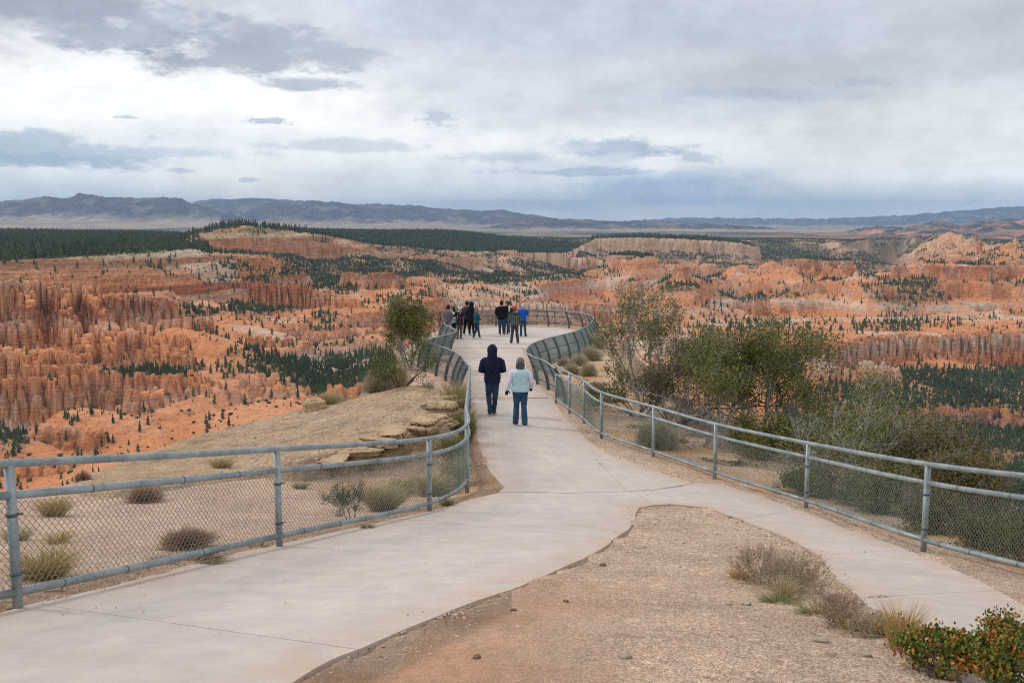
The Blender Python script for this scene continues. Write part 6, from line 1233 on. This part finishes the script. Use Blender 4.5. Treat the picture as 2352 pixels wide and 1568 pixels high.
# ---- rocks
def rock(name, loc, sz, label, cat, seed, mat, group=None, sub=4, rough_=.35):
    """a layered block: beds stand in and out, corners chipped"""
    bm = bmesh.new(); bmesh.ops.create_cube(bm, size=2); bmesh.ops.subdivide_edges(bm, edges=bm.edges, cuts=14 if sub > 2 else 4, use_grid_fill=True)
    co = np.array([v.co[:] for v in bm.verts]); p_ = 4.5; co = co / ((np.abs(co) ** p_).sum(1) ** (1 / p_))[:, None]
    bed = np.floor(co[:, 2] * 2.6 + .5 * fbm(co[:, 0] * 1.2 + seed, co[:, 1] * 1.2, 2, 520) + seed).astype(np.int64); inn = _r3[_perm[bed & 4095], 1]
    hor = 1 - .30 * inn * rough_ / .35 * .8 + .24 * rough_ * fbm(co[:, 0] * 1.7 + seed, co[:, 1] * 1.7 + co[:, 2], 4, 500) - .35 * rough_ * sstep(-(vor(co[:, 0] * 1.5 + seed * 2, co[:, 1] * 1.5 + 3, 522)[1] - vor(co[:, 0] * 1.5 + seed * 2, co[:, 1] * 1.5 + 3, 522)[0]), -.12, 0)
    ver = 1 + .3 * rough_ * fbm(co[:, 0] * 2.3 - seed, co[:, 1] * 2.3, 4, 524)
    for v, q, w_, c_ in zip(bm.verts, hor, ver, co): v.co = Vector((c_[0] * sz[0] * q, c_[1] * sz[1] * q, c_[2] * sz[2] * w_))
    me = bpy.data.meshes.new(name); bm.to_mesh(me); bm.free(); me.materials.append(mat)
    o = bpy.data.objects.new(name, me); COL.objects.link(o); o.location = loc; o.rotation_euler = (.06 * math.sin(seed * 5), .06 * math.cos(seed * 3), seed * 1.7); tag(o, label, cat, group); return o
def rock_mat(name, c1, c2, sc=3.):
    m, n, b = new_mat(name, .95, .1); g = n.new('ShaderNodeNewGeometry').outputs['Position']; lay = n.noise(n.scale(g, (1, 1, 5)), sc, 8, .68)
    n.put(b.inputs['Base Color'], n.mix(n.ss(lay, .35, .65), (*c1, 1), (*c2, 1))); bump(n, b, n.noise(n.scale(g, (1, 1, 3.2)), sc * 2.2, 9, .7), .9, .09); return m
SAND = rock_mat('tan_sandstone', (.38, .27, .165), (.60, .44, .28)); PALER = rock_mat('pale_stone', (.50, .41, .31), (.66, .56, .45), 8); RUST = rock_mat('rusty_stone', (.36, .19, .12), (.46, .28, .19), 20)
rock('boulder', atz(-5.2, 25.9, .06), (.34, .30, .25), 'grey tan boulder standing at the far side of the rock slab', 'boulder', 3, SAND)
for i, (u, v, sx, sy, sz_, lb) in enumerate([(975, 1000, .55, .35, .16, 'pale rounded rock at the front lip of the slab by the fence'), (1010, 960, .5, .45, .22, 'rounded block on the right shoulder of the rock slab'), (905, 1018, .6, .3, .12, 'flat broken rock overhanging the orange hollow'), (820, 1035, .55, .3, .10, 'low flat rock left of the orange hollow'), (1025, 925, .3, .5, .2, 'upper block at the right rim of the rock slab')]):
    rock('slab_rock', atz(*P2(u, v, .35), .02), (sx, sy, sz_), lb, 'rock', 10 + i, SAND, rough_=.55)
for i, (u, v, sx, sy, sz_, lb) in enumerate([(1035, 955, .22, .5, .26, 'cracked block at the broken right end of the rock slab'), (1000, 985, .5, .3, .14, 'thin rock bed stepping down at the right end of the slab'), (960, 1012, .5, .22, .10, 'thin rock bed above the orange hollow'), (870, 1030, .5, .25, .08, 'rock bed at the left of the orange hollow'), (770, 1045, .55, .25, .07, 'thin flat rock bed farther left along the slab front')]):
    rock('slab_rock', atz(*P2(u, v, .35), .0), (sx, sy, sz_), lb, 'rock', 80 + i, SAND, rough_=.6)
for i, (x, y, sx, lb) in enumerate([(3.6, 22.4, .45, 'flat tan ledge rock behind the largest rabbitbrush'), (4.4, 20.6, .5, 'flat tan ledge rock in the orange soil beyond the right fence'), (5.3, 18.4, .45, 'low tan rock beside the open olive bush'), (3.2, 24.0, .4, 'pale rock left of the largest rabbitbrush'), (2.9, 28.6, .3, 'pale rock beside the straight end of the right fence'), (4.9, 17.2, .25, 'small flat rock nearest the right fence')]):
    rock('ledge_rock', atz(x, y, .03), (sx, sx * .7, .09), lb, 'rock', 30 + i, SAND, rough_=.5)
for i, (u, v, s_, mt, lb) in enumerate([(122, 1378 - 17, .075, PALER, 'pale stone lying under the left fence by the nearest post'), (28, 1402 - 6, .05, PALER, 'small pale stone at the edge of the path by the nearest post'), (1385, 1297, .035, RUST, 'rusty stone lying near the kerb of the path fork'), (1300, 1385, .025, RUST, 'rusty stone on the reddish soil by the path'), (1437, 1522, .04, PALER, 'pale pebble on the gravel at the bottom of the view'), (1672, 1393, .03, PALER, 'pale pebble left of the fork shrubs'), (1715, 1392, .045, PALER, 'flat white stone below the leftmost fork shrub'), (1885, 1486, .05, PALER, 'long white stone on the gravel near the fork shrubs'), (1095, 1515, .03, RUST, 'reddish clod on the soil near the bottom edge'), (1180, 1405, .025, RUST, 'reddish clod beside the path edge'), (1568, 1190, .05, PALER, 'tan stone at the top of the gravel fork'), (1990, 1520, .035, PALER, 'pale chip beside the manzanita')]):
    rock('stone', at(u, v, .005), (s_, s_ * .7, s_ * .45), lb, 'stone', 50 + i, mt, sub=2)
def pebbles(name, n_, region, smin, smax, mats, label):
    """loose gravel: small low stones pressed into the ground"""
    xs, ys = region(n_); z, sd_, ls_ = near_z(xs, ys); psd = path_sd(xs, ys); ok = (psd > .0) | (rv.random(n_) < np.where(psd > -.2, .07, .002)); xs, ys, z, psd = xs[ok], ys[ok], z[ok], psd[ok]; z = np.where(psd < 0, Hc(xs, ys) + .022, z - .035 * 0 - .005); k = len(xs)
    ph = (1 + 5 ** .5) / 2; ico = np.array([(0, 0, 1)] + [(math.cos(a), math.sin(a), .25) for a in np.arange(5) * 1.2566] + [(math.cos(a) * .8, math.sin(a) * .8, -.6) for a in np.arange(5) * 1.2566 + .6]); Fi = [(0, 1 + j, 1 + (j + 1) % 5) for j in range(5)] + [(1 + j, 6 + j, 1 + (j + 1) % 5) for j in range(5)] + [(1 + (j + 1) % 5, 6 + j, 6 + (j + 1) % 5) for j in range(5)]
    s_ = np.exp(rv.uniform(np.log(smin), np.log(smax), k)); s_ = np.where(psd < 0, np.minimum(s_, smin * 1.1), s_); a = rv.uniform(0, 6.28, k); sx = s_ * rv.uniform(.7, 1.3, k); sy = s_ * rv.uniform(.6, 1., k); sz_ = s_ * rv.uniform(.35, .7, k)
    W_ = ico[None] * np.stack([sx, sy, sz_], 1)[:, None] * rv.uniform(.8, 1.2, (k, 11, 1)); c_, s3 = np.cos(a)[:, None], np.sin(a)[:, None]
    V = np.stack([W_[..., 0] * c_ - W_[..., 1] * s3 + xs[:, None], W_[..., 0] * s3 + W_[..., 1] * c_ + ys[:, None], W_[..., 2] + z[:, None] + sz_[:, None] * .25], -1).reshape(-1, 3)
    Fq = (np.array(Fi)[None] + (np.arange(k) * 11)[:, None, None]).reshape(-1, 3); o = mesh_np(name, V, Fq, [mats], False); at_ = o.data.attributes.new('rnd', 'FLOAT', 'POINT'); at_.data.foreach_set('value', np.repeat(rv.random(k), 11).astype(np.float32)); tag(o, label, None, None, 'stuff')
PEB = leaf_mat('mixed_gravel', [(.28, .225, .18), (.44, .35, .28), (.52, .43, .35), (.20, .175, .155), (.60, .52, .45), (.38, .28, .215)], .9); PEBP = leaf_mat('pinkish_gravel', [(.40, .28, .22), (.60, .45, .37), (.52, .36, .28), (.30, .22, .17), (.70, .58, .50), (.46, .37, .25)], .9)
def reg_fork(k): y = 3.0 + 7.5 * rv.random(k) ** 1.3; return rv.uniform(-1.9, 3.6, k) * np.minimum(1, .25 + y / 7), y
def reg_left(k): y = rv.uniform(6.5, 17.5, k); return rv.uniform(-.54, -.05, k) * y, y
def reg_right(k): y = rv.uniform(9, 27, k); return rv.uniform(.10, .45, k) * y, y
pebbles('gravel_stones', 9000, reg_fork, .004, .013, PEB, 'loose gravel between the two paths')
pebbles('gravel_stones', 16000, reg_left, .008, .020, PEBP, 'pinkish loose gravel on the slope behind the left fence')
def reg_slab(k): y = rv.uniform(17.5, 26, k); return -rv.uniform(.06, .30, k) * y, y
pebbles('gravel_stones', 5000, reg_slab, .010, .035, PEB, 'broken stones lying on the rock slab')
for (u, v, r_, h_, n_, lb) in [(1838, 1340, .2, .22, 320, 'straw grass behind the dark fork shrub'), (1960, 1450, .16, .16, 260, 'straw grass among the low brown fork shrubs')]: grass('grass_tuft', at(u, v), r_, h_, lb, STRAWY, n_, .0018)
pebbles('gravel_stones', 6000, reg_right, .010, .028, PEB, 'loose stones along and beyond the right fence')
print('plants and stones', time.time() - T0)
